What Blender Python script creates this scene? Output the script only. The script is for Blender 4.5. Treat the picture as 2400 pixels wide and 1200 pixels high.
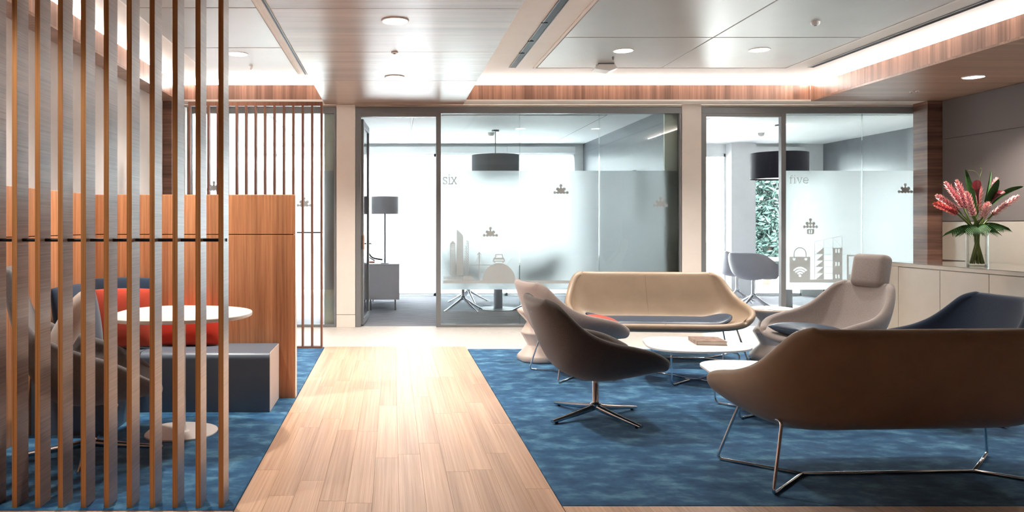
import bpy, bmesh, math, random
from mathutils import Vector, Matrix
random.seed(7)
for o in list(bpy.data.objects):
    bpy.data.objects.remove(o)
SC = bpy.context.scene
COL = SC.collection
PI = math.pi

# ------------------------------------------------------------------ camera, world, light, exposure
F = 1800.0; VX, VY = 920.0, 527.0; EYE = 1.25          # pixels of the 2400 x 1200 frame
cam = bpy.data.cameras.new('camera')
camo = bpy.data.objects.new('camera', cam); COL.objects.link(camo)
camo.location = (0, 0, EYE); camo.rotation_euler = (PI/2, 0, 0)
cam.sensor_width = 36.0; cam.lens = 36.0*F/2400.0
cam.shift_x = (1200-VX)/2400.0; cam.shift_y = -(600-VY)/2400.0
cam.clip_start = 0.05; cam.clip_end = 200
SC.camera = camo

W = bpy.data.worlds.new('sky'); SC.world = W; W.use_nodes = True
bg = W.node_tree.nodes['Background']
bg.inputs[0].default_value = (0.96, 0.98, 1.0, 1); bg.inputs[1].default_value = 24.0

SC.view_settings.view_transform = 'Standard'
SC.view_settings.look = 'None'
SC.view_settings.gamma = 1.0
SC.view_settings.use_curve_mapping = False
SC.view_settings.exposure = 0.70
SC.cycles.max_bounces = 8
SC.cycles.adaptive_threshold = 0.03

# ------------------------------------------------------------------ helpers
def px(x, y, Z):            # pixel + known depth -> point
    return Vector(((x-VX)*Z/F, Z, EYE-(y-VY)*Z/F))

def link(o, parent=None):
    COL.objects.link(o)
    if parent is not None:
        o.parent = parent
    return o

def thing(name, label, cat, loc=(0, 0, 0), rotz=0.0, group=None):
    o = bpy.data.objects.new(name, None); link(o)
    o.empty_display_size = 0.1
    o.location = loc; o.rotation_euler = (0, 0, rotz)
    o['label'] = label; o['category'] = cat
    if group: o['group'] = group
    return o

def tag(o, label, cat, group=None):
    o['label'] = label; o['category'] = cat
    if group: o['group'] = group
    return o

def struct(o, label=None):
    o['kind'] = 'structure'
    if label: o['label'] = label
    return o

def dup(root, loc=None, rotz=None, label=None, group=None):
    r = root.copy(); COL.objects.link(r)
    if loc is not None: r.location = loc
    if rotz is not None: r.rotation_euler = (0, 0, rotz)
    if label: r['label'] = label
    if group: r['group'] = group
    for ch in list(root.children):
        c = ch.copy(); COL.objects.link(c); c.parent = r
        for g in list(ch.children):
            d = g.copy(); COL.objects.link(d); d.parent = c
    return r

class MB:
    """collects geometry; build() links it as one mesh object"""
    def __init__(self): self.v = []; self.f = []; self.m = []
    def add(self, vs, fs, mi=0):
        n = len(self.v); self.v += [tuple(p) for p in vs]
        self.f += [tuple(i+n for i in f) for f in fs]; self.m += [mi]*len(fs); return self
    def box(self, x0, x1, y0, y1, z0, z1, mi=0):
        vs = [(x0,y0,z0),(x1,y0,z0),(x1,y1,z0),(x0,y1,z0),(x0,y0,z1),(x1,y0,z1),(x1,y1,z1),(x0,y1,z1)]
        return self.add(vs, [(0,3,2,1),(4,5,6,7),(0,1,5,4),(1,2,6,5),(2,3,7,6),(3,0,4,7)], mi)
    def quad(self, a, b, c, d, mi=0): return self.add([a,b,c,d], [(0,1,2,3)], mi)
    def tube(self, pts, r, n=10, fil=0.0, closed=False, mi=0, r2=None):
        pts = [Vector(p) for p in pts]
        if fil > 0: pts = fillet(pts, fil)
        k = len(pts); rings = []; up = None
        for i, p in enumerate(pts):
            if closed: d = (pts[(i+1) % k]-pts[i-1]).normalized()
            else: d = (pts[min(i+1, k-1)]-pts[max(i-1, 0)]).normalized()
            if up is None:
                up = Vector((0, 0, 1)) if abs(d.z) < 0.9 else Vector((1, 0, 0))
            s = d.cross(up).normalized(); up = s.cross(d).normalized()
            rr = r if r2 is None else r+(r2-r)*i/(k-1)
            rings.append([p+(s*math.cos(a)+up*math.sin(a))*rr for a in [2*PI*j/n for j in range(n)]])
        vs = [q for ring in rings for q in ring]; fs = []
        for i in range(k if closed else k-1):
            a, b = i*n, ((i+1) % k)*n
            for j in range(n): fs.append((a+j, a+(j+1) % n, b+(j+1) % n, b+j))
        if not closed:
            fs.append(tuple(range(n-1, -1, -1))); fs.append(tuple((k-1)*n+j for j in range(n)))
        return self.add(vs, fs, mi)
    def lathe(self, prof, n=32, c=(0, 0, 0), mi=0, caps=True):
        vs = []; fs = []
        for r, z in prof:
            for j in range(n):
                a = 2*PI*j/n; vs.append((c[0]+r*math.cos(a), c[1]+r*math.sin(a), c[2]+z))
        for i in range(len(prof)-1):
            for j in range(n):
                fs.append((i*n+j, i*n+(j+1) % n, (i+1)*n+(j+1) % n, (i+1)*n+j))
        if caps:
            fs.append(tuple(range(n-1, -1, -1))); fs.append(tuple((len(prof)-1)*n+j for j in range(n)))
        return self.add(vs, fs, mi)
    def slab(self, outline, z0, z1, mi=0):
        n = len(outline)
        vs = [(x, y, z0) for x, y in outline]+[(x, y, z1) for x, y in outline]
        fs = [tuple(range(n-1, -1, -1)), tuple(range(n, 2*n))]+[(i, (i+1) % n, n+(i+1) % n, n+i) for i in range(n)]
        return self.add(vs, fs, mi)
    def grid(self, rows, mi=0, flip=False):
        nr, nc = len(rows), len(rows[0]); vs = [p for r in rows for p in r]; fs = []
        for i in range(nr-1):
            for j in range(nc-1):
                q = (i*nc+j, i*nc+j+1, (i+1)*nc+j+1, (i+1)*nc+j)
                fs.append(q[::-1] if flip else q)
        return self.add(vs, fs, mi)
    def mesh(self, name, mats, smooth=False, bevel=0.0, recalc=True):
        me = bpy.data.meshes.new(name); me.from_pydata(self.v, [], self.f)
        for m in (mats if isinstance(mats, (list, tuple)) else [mats]): me.materials.append(m)
        me.polygons.foreach_set('material_index', self.m)
        bm = bmesh.new(); bm.from_mesh(me)
        if recalc: bmesh.ops.recalc_face_normals(bm, faces=bm.faces)
        if bevel > 0:
            bmesh.ops.bevel(bm, geom=list(bm.edges), offset=bevel, segments=2, affect='EDGES', profile=0.5)
        bm.to_mesh(me); bm.free()
        if smooth: me.polygons.foreach_set('use_smooth', [True]*len(me.polygons))
        me.update(); return me
    def build(self, name, mats, parent=None, smooth=False, bevel=0.0, loc=None, rot=None, recalc=True, auto=None):
        me = self.mesh(name, mats, smooth or auto is not None, bevel, recalc)
        if auto is not None:
            bm = bmesh.new(); bm.from_mesh(me)
            for e in bm.edges:
                if len(e.link_faces) == 2 and e.calc_face_angle(0) > math.radians(auto): e.smooth = False
            bm.to_mesh(me); bm.free()
        o = bpy.data.objects.new(name, me); link(o, parent)
        if loc is not None: o.location = loc
        if rot is not None: o.rotation_euler = rot
        return o

def fillet(pts, r, n=5):
    out = [pts[0]]
    for i in range(1, len(pts)-1):
        p, a, b = pts[i], pts[i-1], pts[i+1]
        da, db = (a-p), (b-p); t = min(r, da.length*.45, db.length*.45)
        A = p+da.normalized()*t; B = p+db.normalized()*t
        for k in range(n+1):
            u = k/n; out.append(A*(1-u)**2+p*2*u*(1-u)+B*u*u)
    out.append(pts[-1]); return out

def cr(pts, t):                       # catmull-rom through tuples, t in 0..1
    n = len(pts)-1; x = max(0.0, min(0.999999, t))*n; i = int(x); u = x-i
    P = [pts[max(0, min(n, i+k))] for k in (-1, 0, 1, 2)]
    return tuple(0.5*((2*b)+(-a+c)*u+(2*a-5*b+4*c-d)*u*u+(-a+3*b-3*c+d)*u**3) for a, b, c, d in zip(*P))

# ------------------------------------------------------------------ materials
def nodes(name):
    m = bpy.data.materials.new(name); m.use_nodes = True
    nt = m.node_tree; return m, nt, nt.nodes['Principled BSDF']

def L(nt, a, b): nt.links.new(a, b)

def coords(nt, scale, space='Object', rnd=True, rot=(0, 0, 0)):
    tc = nt.nodes.new('ShaderNodeTexCoord'); mp = nt.nodes.new('ShaderNodeMapping')
    mp.inputs['Scale'].default_value = scale; mp.inputs['Rotation'].default_value = rot
    if space == 'World':
        g = nt.nodes.new('ShaderNodeNewGeometry'); src = g.outputs['Position']
    else: src = tc.outputs['Object']
    if rnd:
        oi = nt.nodes.new('ShaderNodeObjectInfo'); ad = nt.nodes.new('ShaderNodeVectorMath'); ad.operation = 'MULTIPLY_ADD'
        ad.inputs[1].default_value = (37.0, 53.0, 71.0)
        cb = nt.nodes.new('ShaderNodeCombineXYZ')
        for i in range(3): L(nt, oi.outputs['Random'], cb.inputs[i])
        L(nt, cb.outputs[0], ad.inputs[0]); L(nt, src, ad.inputs[2]); src = ad.outputs[0]
    L(nt, src, mp.inputs['Vector']); return mp.outputs[0]

def noise(nt, vec, scale=1.0, detail=4.0, rough=0.6):
    n = nt.nodes.new('ShaderNodeTexNoise'); n.inputs['Scale'].default_value = scale
    n.inputs['Detail'].default_value = detail; n.inputs['Roughness'].default_value = rough
    L(nt, vec, n.inputs['Vector']); return n.outputs['Fac']

def ramp(nt, fac, stops):
    r = nt.nodes.new('ShaderNodeValToRGB'); e = r.color_ramp.elements
    e[0].position, e[0].color = stops[0][0], (*stops[0][1], 1)
    e[1].position, e[1].color = stops[1][0], (*stops[1][1], 1)
    for p, c in stops[2:]:
        k = e.new(p); k.color = (*c, 1)
    L(nt, fac, r.inputs[0]); return r.outputs[0]

def bump(nt, b, h, strength=.2, dist=.002):
    n = nt.nodes.new('ShaderNodeBump'); n.inputs['Strength'].default_value = strength; n.inputs['Distance'].default_value = dist
    L(nt, h, n.inputs['Height']); L(nt, n.outputs[0], b.inputs['Normal'])

def mixcol(nt, a, b, fac, mode='MIX'):
    m = nt.nodes.new('ShaderNodeMix'); m.data_type = 'RGBA'; m.blend_type = mode
    if isinstance(fac, float): m.inputs[0].default_value = fac
    else: L(nt, fac, m.inputs[0])
    for s, v in ((6, a), (7, b)):
        if isinstance(v, tuple): m.inputs[s].default_value = (*v, 1)
        else: L(nt, v, m.inputs[s])
    return m.outputs[2]

def plain(name, col, rough=.5, metal=0.0, spec=.5, var=.0, vs=6.0, bmp=0.0, bs=200.0, coat=0.0):
    m, nt, b = nodes(name)
    b.inputs['Base Color'].default_value = (*col, 1); b.inputs['Roughness'].default_value = rough
    b.inputs['Metallic'].default_value = metal; b.inputs['Specular IOR Level'].default_value = spec
    b.inputs['Coat Weight'].default_value = coat
    vec = coords(nt, (1, 1, 1), rnd=False)
    n = noise(nt, vec, vs, 3)
    v = max(var, .02)
    c = ramp(nt, n, [(.3, tuple(x*(1-v) for x in col)), (.7, tuple(min(1, x*(1+v)) for x in col))])
    L(nt, c, b.inputs['Base Color'])
    if bmp > 0: bump(nt, b, noise(nt, vec, bs, 2), bmp)
    return m

def wood(name, c0, c1, c2, scale, rough=.35, space='Object', rnd=True, bmp=.15, rot=(0, 0, 0), spec=.5, band=None, bk=.52, coat=0.0, tone=0.0):
    """grain: noise stretched by scale; band: a slower version that gives the broad veneer stripes"""
    m, nt, b = nodes(name)
    vec = coords(nt, scale, space, rnd, rot)
    n1 = noise(nt, vec, 1.0, 6, .7)
    col = ramp(nt, n1, [(.32, c0), (.5, c1), (.68, c2)])
    if band:
        v2 = coords(nt, band, space, rnd, rot); n2 = noise(nt, v2, 1.0, 2, .5)
        dk = ramp(nt, n2, [(.35, (bk, bk*.97, bk*.97)), (.6, (1.12, 1.12, 1.12))])
        col = mixcol(nt, col, dk, 1.0, 'MULTIPLY')
    if tone > 0:
        oi = nt.nodes.new('ShaderNodeObjectInfo')
        col = mixcol(nt, col, ramp(nt, oi.outputs['Random'], [(0, (1-tone,)*3), (1, (1+tone,)*3)]), 1.0, 'MULTIPLY')
    L(nt, col, b.inputs['Base Color'])
    b.inputs['Coat Weight'].default_value = coat; b.inputs['Coat Roughness'].default_value = .28
    b.inputs['Roughness'].default_value = rough; b.inputs['Specular IOR Level'].default_value = spec
    if bmp > 0: bump(nt, b, n1, bmp, .001)
    return m

def fabric(name, col, var=.25, sc=300.0, rough=.95, sheen=.3):
    m, nt, b = nodes(name)
    vec = coords(nt, (1, 1, 1), rnd=False)
    n = noise(nt, vec, sc, 2, .7)
    L(nt, ramp(nt, n, [(.3, tuple(x*(1-var) for x in col)), (.7, tuple(min(1, x*(1+var)) for x in col))]), b.inputs['Base Color'])
    b.inputs['Roughness'].default_value = rough; b.inputs['Sheen Weight'].default_value = sheen
    b.inputs['Specular IOR Level'].default_value = .2
    bump(nt, b, n, .25, .001)
    return m

def emit(name, col, s):
    m = bpy.data.materials.new(name); m.use_nodes = True; nt = m.node_tree
    for n in list(nt.nodes):
        if n.type == 'BSDF_PRINCIPLED': nt.nodes.remove(n)
    e = nt.nodes.new('ShaderNodeEmission'); e.inputs[0].default_value = (*col, 1); e.inputs[1].default_value = s
    L(nt, e.outputs[0], nt.nodes['Material Output'].inputs[0]); return m

def shader_mat(name):
    m = bpy.data.materials.new(name); m.use_nodes = True; nt = m.node_tree
    for n in list(nt.nodes):
        if n.type == 'BSDF_PRINCIPLED': nt.nodes.remove(n)
    return m, nt, nt.nodes['Material Output'].inputs[0]

def glass_mat(name, tint=(.935, .965, .96), k=1.0):
    m, nt, out = shader_mat(name)
    t = nt.nodes.new('ShaderNodeBsdfTransparent'); t.inputs[0].default_value = (*tint, 1)
    g = nt.nodes.new('ShaderNodeBsdfGlossy'); g.inputs['Roughness'].default_value = .02
    f = nt.nodes.new('ShaderNodeFresnel'); f.inputs[0].default_value = 1.45
    mu = nt.nodes.new('ShaderNodeMath'); mu.operation = 'MULTIPLY'; mu.inputs[1].default_value = k
    L(nt, f.outputs[0], mu.inputs[0])
    x = nt.nodes.new('ShaderNodeMixShader'); L(nt, mu.outputs[0], x.inputs[0]); L(nt, t.outputs[0], x.inputs[1]); L(nt, g.outputs[0], x.inputs[2])
    L(nt, x.outputs[0], out); return m

def trans_mat(name, col, fac=.5, rough_refr=None):
    m, nt, out = shader_mat(name)
    d = nt.nodes.new('ShaderNodeBsdfDiffuse'); d.inputs[0].default_value = (*col, 1)
    t = nt.nodes.new('ShaderNodeBsdfTranslucent'); t.inputs[0].default_value = (*col, 1)
    x = nt.nodes.new('ShaderNodeMixShader'); x.inputs[0].default_value = fac
    L(nt, d.outputs[0], x.inputs[1]); L(nt, t.outputs[0], x.inputs[2]); res = x.outputs[0]
    if rough_refr:
        r = nt.nodes.new('ShaderNodeBsdfRefraction'); r.inputs[0].default_value = (.56, .565, .57, 1)
        r.inputs['Roughness'].default_value = rough_refr; r.inputs['IOR'].default_value = 1.18
        y = nt.nodes.new('ShaderNodeMixShader'); y.inputs[0].default_value = .46
        L(nt, res, y.inputs[1]); L(nt, r.outputs[0], y.inputs[2]); res = y.outputs[0]
    L(nt, res, out); return m

M = {}
M['slat_face'] = wood('slat_veneer', (.19, .125, .10), (.31, .22, .18), (.42, .31, .265), (3, 2.2, 150), .34, bmp=.35, rot=(.12, 0, 0), band=(.1, .4, 7), bk=.75, coat=.95)
M['slat_edge'] = wood('slat_ply_edge', (.30, .12, .035), (.54, .24, .08), (.66, .34, .13), (240, 6, 1.2), .5, bmp=.2)
M['slat_back'] = wood('screen_slat_wood', (.16, .065, .04), (.30, .13, .08), (.38, .18, .115), (200, 20, 1.5), .4)
M['booth'] = wood('booth_panel_wood', (.45, .185, .085), (.66, .30, .14), (.77, .40, .20), (55, 55, 1.3), .45, space='World', rnd=False, bmp=.12, band=(7, 7, .15), bk=.78)
M['fascia'] = wood('fascia_wood', (.30, .155, .11), (.45, .24, .17), (.55, .32, .235), (45, 45, 1.0), .4, space='World', rnd=False, band=(11, 11, .1), bk=.6)
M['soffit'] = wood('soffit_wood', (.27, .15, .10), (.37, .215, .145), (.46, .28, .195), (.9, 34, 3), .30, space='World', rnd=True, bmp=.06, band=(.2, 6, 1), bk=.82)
M['bulkhead'] = wood('bulkhead_wood', (.36, .235, .17), (.46, .315, .24), (.54, .385, .30), (.9, 34, 3), .34, space='World', rnd=True, bmp=.06, band=(.2, 6, 1), bk=.85, coat=.5)  # soffit wood with a lighter base, window reflection painted into the colour
M['pillar'] = wood('pillar_wood', (.13, .065, .045), (.22, .115, .08), (.30, .165, .12), (1.5, 1.5, 40), .4, space='World', rnd=False, band=(.2, .2, 9))
M['plank'] = wood('floor_plank_wood', (.44, .255, .15), (.56, .355, .23), (.66, .455, .325), (90, .8, 5), .46, bmp=.08, band=(9, .35, 1), bk=.88, tone=.05, coat=.15)
M['cream'] = plain('cream_paint', (.88, .81, .74), .6, bmp=.03)
M['wall_cream'] = plain('left_wall_cream_panel', (.74, .69, .65), .7, bmp=.05)
M['ceil'] = plain('ceiling_cream_paint', (.80, .72, .64), .55, bmp=.02)
M['metal_panel'] = plain('ceiling_metal_panel', (.50, .485, .455), .38, metal=.25, var=.03, vs=2)
M['frame'] = plain('grey_bronze_metal', (.23, .24, .25), .42, metal=.2)
M['room_white'] = plain('meeting_room_white_paint', (.93, .94, .945), .6)
M['room_grey'] = plain('acoustic_grey_panel', (.155, .165, .185), .32, spec=.6, var=.05)
M['olive'] = plain('olive_grey_paint', (.80, .81, .70), .6)
M['white'] = plain('white_laminate', (.90, .86, .82), .3)
M['gloss_cream'] = plain('gloss_cream_lacquer', (.47, .40, .33), .14, coat=.5)
M['stone'] = plain('counter_top_stone', (.20, .18, .165), .08, coat=.8, var=.06, vs=40)
M['chrome'] = plain('chrome', (.78, .78, .80), .09, metal=1.0)
M['alu'] = plain('polished_aluminium', (.55, .56, .58), .16, metal=1.0)
M['black'] = plain('black_metal', (.012, .012, .014), .45)
M['dark_slot'] = plain('slot_black', (.006, .006, .010), .5)
M['tan'] = plain('tan_leather', (.33, .24, .165), .42, var=.07, vs=5, bmp=.12, bs=260)
M['grey_dark'] = fabric('dark_grey_wool', (.085, .070, .062), .35)
M['grey_warm'] = fabric('warm_grey_wool', (.34, .283, .258), .22)
M['grey_mid'] = fabric('mid_grey_wool', (.30, .255, .235), .28)
M['navy'] = fabric('navy_wool', (.017, .035, .068), .3)
M['navy_chair'] = fabric('navy_chair_wool', (.014, .026, .050), .3)
M['navy_pad'] = plain('navy_leather_pad', (.022, .045, .080), .38, bmp=.05)
M['red'] = fabric('red_cushion_fabric', (.80, .05, .02), .08, 250)
M['red2'] = fabric('orange_red_cushion_fabric', (.46, .055, .025), .10, 250)
M['beige_cush'] = fabric('beige_cushion_fabric', (.52, .42, .36), .12, 250)
M['bench'] = plain('blue_grey_vinyl', (.118, .150, .188), .33, var=.04, bmp=.05)
M['bench_end'] = fabric('bench_end_beige_fabric', (.60, .47, .40), .12, 300)
M['stool'] = plain('beige_lacquer', (.66, .55, .48), .32)
M['shade'] = fabric('dark_shade_fabric', (.030, .028, .042), .1, 300)
M['shade_grey'] = fabric('grey_shade_fabric', (.42, .42, .45), .1, 300)
M['shade_mid'] = fabric('charcoal_shade_fabric', (.26, .26, .275), .1, 300)  # dark cloth greyed to carry the veiling glare of the bright room
M['cab_grey'] = plain('grey_laminate', (.70, .70, .75), .4)
M['chair_shell'] = plain('grey_meeting_chair', (.40, .39, .42), .6, bmp=.05)
M['fabric_wall'] = fabric('grey_fabric_wall_panel', (.165, .142, .134), .12, 500, sheen=.1)
M['splash'] = plain('beige_glass_splashback', (.46, .40, .33), .18, coat=.3)
M['glass'] = glass_mat('partition_glass')
M['clear'] = glass_mat('vase_glass', (.95, .97, .96), .6)
M['film'] = trans_mat('frosted_film', (.63, .64, .645), .82, .7)
M['blind'] = trans_mat('white_roller_blind', (.93, .94, .95), .78)
def vinyl(name):
    m, nt, out = shader_mat(name)
    a = nt.nodes.new('ShaderNodeBsdfTransparent'); a.inputs[0].default_value = (.42, .42, .405, 1)
    d = nt.nodes.new('ShaderNodeBsdfDiffuse'); d.inputs[0].default_value = (.50, .53, .53, 1)
    x = nt.nodes.new('ShaderNodeMixShader'); x.inputs[0].default_value = .86
    L(nt, a.outputs[0], x.inputs[1]); L(nt, d.outputs[0], x.inputs[2]); L(nt, x.outputs[0], out); return m
M['decal'] = vinyl('grey_vinyl_graphic')
M['decal_white'] = trans_mat('white_vinyl_cutout', (.95, .97, .98), .7)
M['led'] = emit('led_cove_light', (1.0, .975, .945), 32.0)
M['lamp'] = emit('downlight_lens', (1.0, .93, .84), 14.0)
M['stem'] = plain('flower_stem_green', (.12, .16, .03), .5)
M['leaf'] = plain('leaf_green', (.035, .10, .022), .65, spec=.25, var=.25, vs=30)
M['pink'] = plain('pink_petal', (.86, .50, .47), .6, var=.2, vs=60)
M['pink2'] = plain('deep_pink_bract', (.48, .07, .11), .6, var=.3, vs=60)
M['calla'] = plain('dark_red_petal', (.11, .008, .012), .35)
M['coral'] = plain('coral_petal', (.75, .16, .11), .5, var=.15, vs=40)
M['book'] = plain('book_cover', (.26, .17, .13), .4, var=.5, vs=25)
M['paper'] = plain('book_pages', (.72, .64, .57), .8)
M['bark'] = plain('bark', (.09, .065, .05), .9, var=.3)
M['tree_leaf'] = plain('tree_leaf', (.030, .060, .052), .6, var=.5, vs=8)
M['pave'] = plain('outdoor_paving', (.55, .55, .53), .8, var=.1)
M['yellow'] = plain('yellow_print', (.75, .55, .04), .5)
M['brass'] = plain('brushed_brass_lever', (.62, .46, .30), .3, metal=.9)
M['screen'] = plain('dark_display', (.01, .01, .013), .12)

def carpet(name, lo, mid, hi, sc, rough=.9, sheen=.0, fine=900):
    m, nt, b = nodes(name)
    vec = coords(nt, sc, 'World', False)
    n = noise(nt, vec, 1.0, 7, .62)
    col = ramp(nt, n, [(.30, lo), (.50, mid), (.72, hi)])
    v2 = coords(nt, (1, 1, 1), 'World', False); n2 = noise(nt, v2, fine, 1, .5)
    col = mixcol(nt, col, ramp(nt, n2, [(.3, (.8, .8, .8)), (.7, (1.2, 1.2, 1.2))]), 1.0, 'MULTIPLY')
    L(nt, col, b.inputs['Base Color']); b.inputs['Roughness'].default_value = rough
    b.inputs['Specular IOR Level'].default_value = .15; b.inputs['Sheen Weight'].default_value = sheen
    bump(nt, b, n2, .4, .004); return m
M['rug'] = carpet('blue_pile_rug', (.008, .055, .140), (.024, .115, .240), (.130, .325, .470), (6.5, 9.0, 1), sheen=.15)
M['rug_bind'] = plain('rug_white_binding', (.75, .70, .65), .7)
M['tile'] = carpet('cream_corridor_floor', (.52, .47, .42), (.60, .55, .50), (.66, .61, .57), (14, 26, 1), .45, fine=300)
M['room_carpet'] = carpet('grey_streaked_carpet', (.20, .20, .22), (.30, .30, .33), (.42, .42, .45), (3, 45, 1), fine=400)

# ------------------------------------------------------------------ dimensions
WY = 9.41                       # partition glass plane
XL, XR = -2.73, 6.53            # lounge side walls
BY = -3.0                       # wall behind the camera
H_SOF, H_CEIL, H_FT = 2.72, 2.97, 2.915
FY = 9.13                       # far fascia
XF0, XB0, XB1, XF1 = -2.53, -.827, .865, 4.97   # left fascia, bulkhead edges, right fascia
RY = 13.5; H_RC = 2.67          # meeting room window wall, ceiling

def wp(x, y): return ((x-VX)*WY/F, EYE-(y-VY)*WY/F)
def wx(x): return (x-VX)*WY/F
def wz(y): return EYE-(y-VY)*WY/F

# ------------------------------------------------------------------ structure: floors
o = struct(MB().box(XL, XR, BY, WY+.06, -.12, 0).build('floor', M['tile']), 'cream corridor floor')
# wooden walkway: planks
WX0, WX1, WK0, WK1 = -.683, .741, .6, 7.775
walk = struct(MB().box(WX0, WX1, WK0, WK1, 0.0005, .004).build('walkway', M['slat_back']), 'long strip of pale wooden planks between the two blue rugs')
NP = 12; pw = (WX1-WX0)/NP; PLEN = 1.18
pm = MB().box(-pw/2+.0003, pw/2-.0003, -PLEN/2+.0008, PLEN/2-.0008, 0, .014).mesh('plank', M['plank'], bevel=.0007)
pshort = {}
random.seed(3)
for i in range(NP):
    y = WK0-random.random()*PLEN
    while y < WK1-1e-3:
        a, b2 = max(y, WK0), min(y+PLEN, WK1)
        if b2-a > .04:
            if b2-a > PLEN-.001: me = pm
            else: me = MB().box(-pw/2+.0003, pw/2-.0003, -(b2-a)/2+.0008, (b2-a)/2-.0008, 0, .014).mesh('plank', M['plank'], bevel=.0007)
            p = bpy.data.objects.new('plank', me); link(p, walk); p.location = (WX0+pw*(i+.5), (a+b2)/2, .004)
        y += PLEN
for a, c, y1 in ((XL, WX0-.004, 3.31), (WX1+.004, XR, 3.365)):
    struct(MB().box(a, c, .6, y1, 0.0005, .017).build('floor_front', M['plank']), 'wooden floor in front of the rugs')
# rugs
def rug(name, x0, x1, y0, y1, label):
    t = thing(name, label, 'rug', ((x0+x1)/2, (y0+y1)/2, 0))
    w, d = (x1-x0)/2, (y1-y0)/2
    MB().box(-w, w, -d, d, 0.001, .018).build('pile', M['rug'], t, bevel=.004)
    return t
rug('rug', WX1+.006, 5.30, 3.37, 7.63, 'large mottled blue rug under the sofas and low tables')
rug('rug', -2.70, WX0-.006, 3.315, 7.76, 'mottled blue rug under the wooden booth and slatted screens')
struct(MB().box(WX1, 5.3, 7.634, 7.775, 0, .012).build('trim_1', M['rug_bind']), 'white threshold strip beyond the large rug')

# ------------------------------------------------------------------ structure: lounge ceiling
cl = MB()
cl.box(XL-.1, XR+.1, BY, WY+.1, H_CEIL, H_CEIL+.1)
struct(cl.build('ceiling', M['ceil']), 'cream upper ceiling')
# bulkhead panels (glossy wood), soffits
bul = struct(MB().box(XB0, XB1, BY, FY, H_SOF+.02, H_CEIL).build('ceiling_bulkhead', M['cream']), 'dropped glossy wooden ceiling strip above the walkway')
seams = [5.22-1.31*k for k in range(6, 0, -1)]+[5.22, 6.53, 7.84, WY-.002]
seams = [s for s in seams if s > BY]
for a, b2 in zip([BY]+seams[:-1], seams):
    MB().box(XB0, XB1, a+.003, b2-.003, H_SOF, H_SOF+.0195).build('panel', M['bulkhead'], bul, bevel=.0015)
# far soffits behind the fascia and side soffits
sof = struct(MB().box(XB1+.002, XR, FY, WY-.002, H_SOF+.001, H_SOF+.02).build('soffit_far', M['cream']), 'narrow wooden soffit above the glass wall')  # cream colour stands in for the bright reflection on this soffit
struct(MB().box(XL, XB0-.002, FY, WY-.002, H_SOF+.001, H_SOF+.02).build('soffit_far', M['cream']), 'narrow wooden soffit behind the slatted screen')  # reflection put into the colour here too, hence cream
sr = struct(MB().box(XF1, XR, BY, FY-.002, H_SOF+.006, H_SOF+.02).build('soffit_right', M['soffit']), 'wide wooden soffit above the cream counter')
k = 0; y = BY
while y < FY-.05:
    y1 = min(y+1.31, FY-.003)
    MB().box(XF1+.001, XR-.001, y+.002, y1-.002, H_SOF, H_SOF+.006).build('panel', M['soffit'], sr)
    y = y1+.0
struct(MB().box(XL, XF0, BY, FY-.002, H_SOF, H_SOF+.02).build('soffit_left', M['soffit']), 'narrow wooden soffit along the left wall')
# fascias
struct(MB().box(XB1+.003, XF1, FY, FY+.02, H_SOF+.021, H_FT).build('fascia_far', M['fascia']), 'striped wooden fascia below the cove light above the glass wall')
struct(MB().box(XF0, XB0-.003, FY, FY+.02, H_SOF+.021, H_FT).build('fascia_far', M['fascia']), 'striped wooden fascia behind the slatted screens')
struct(MB().box(XF1, XF1+.02, BY, FY-.001, H_SOF+.021, H_FT).build('fascia_right', M['fascia']), 'striped wooden fascia along the right soffit')
struct(MB().box(XF0-.02, XF0, BY, FY-.001, H_SOF+.021, H_FT).build('fascia_left', M['fascia']), 'striped wooden fascia along the left wall')
# cove LED strips (things that give off light)
def led(x0, x1, y0, y1, label):
    o = MB().box(x0, x1, y0, y1, H_SOF+.16, H_CEIL-.012).build('cove_light', M['led']); tag(o, label, 'cove light', 'LED strips in the ceiling coves'); return o
led(XB1+.03, XF1+.11, FY+.09, FY+.11, 'white LED cove strip above the fascia over the glass wall')
led(XF0-.09, XB0-.03, FY+.09, FY+.11, 'white LED cove strip over the slatted back screen')
led(XF1+.09, XF1+.11, 3.6, FY+.085, 'white LED cove strip running along the right wooden soffit')
led(XF0-.11, XF0-.09, 3.6, FY+.085, 'white LED cove strip running along the left wall')
# right coffer: square metal panels
cp = struct(MB().box(1.566, 4.286, -1.2, 8.37, H_CEIL-.001, H_CEIL+.02).build('ceiling_panel_field', M['cream']), 'recessed field of square metal ceiling panels')
pmesh = MB().box(-.675, .675, -.675, .675, -.010, .0).mesh('panel', M['metal_panel'], bevel=.004)
for ix in range(2):
    for iy in range(7):
        p = bpy.data.objects.new('panel', pmesh); link(p, cp)
        p.location = (1.566+1.36*(ix+.5), 8.37-1.367*(iy+.5), H_CEIL-.001)
trim = MB()
for a, b2 in ((1.535, 1.56), (4.292, 4.317)): trim.box(a, b2, -1.2, 8.40, H_CEIL-.012, H_CEIL)
trim.box(1.535, 4.317, 8.376, 8.40, H_CEIL-.012, H_CEIL)
struct(trim.build('trim_2', M['cream']), 'cream edge trim round the metal ceiling panels')
# left coffer panel
cp2 = struct(MB().box(-2.10, -1.05, -1.2, 8.80, H_CEIL-.001, H_CEIL+.02).build('ceiling_panel_field', M['cream']), 'ceiling panels above the wooden booth')
pmesh2 = MB().box(-.50, .50, -.675, .675, -.010, 0).mesh('panel', M['metal_panel'], bevel=.004)
for iy in range(7):
    p = bpy.data.objects.new('panel', pmesh2); link(p, cp2); p.location = (-1.575, 8.78-1.367*(iy+.5), H_CEIL-.001)
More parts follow.
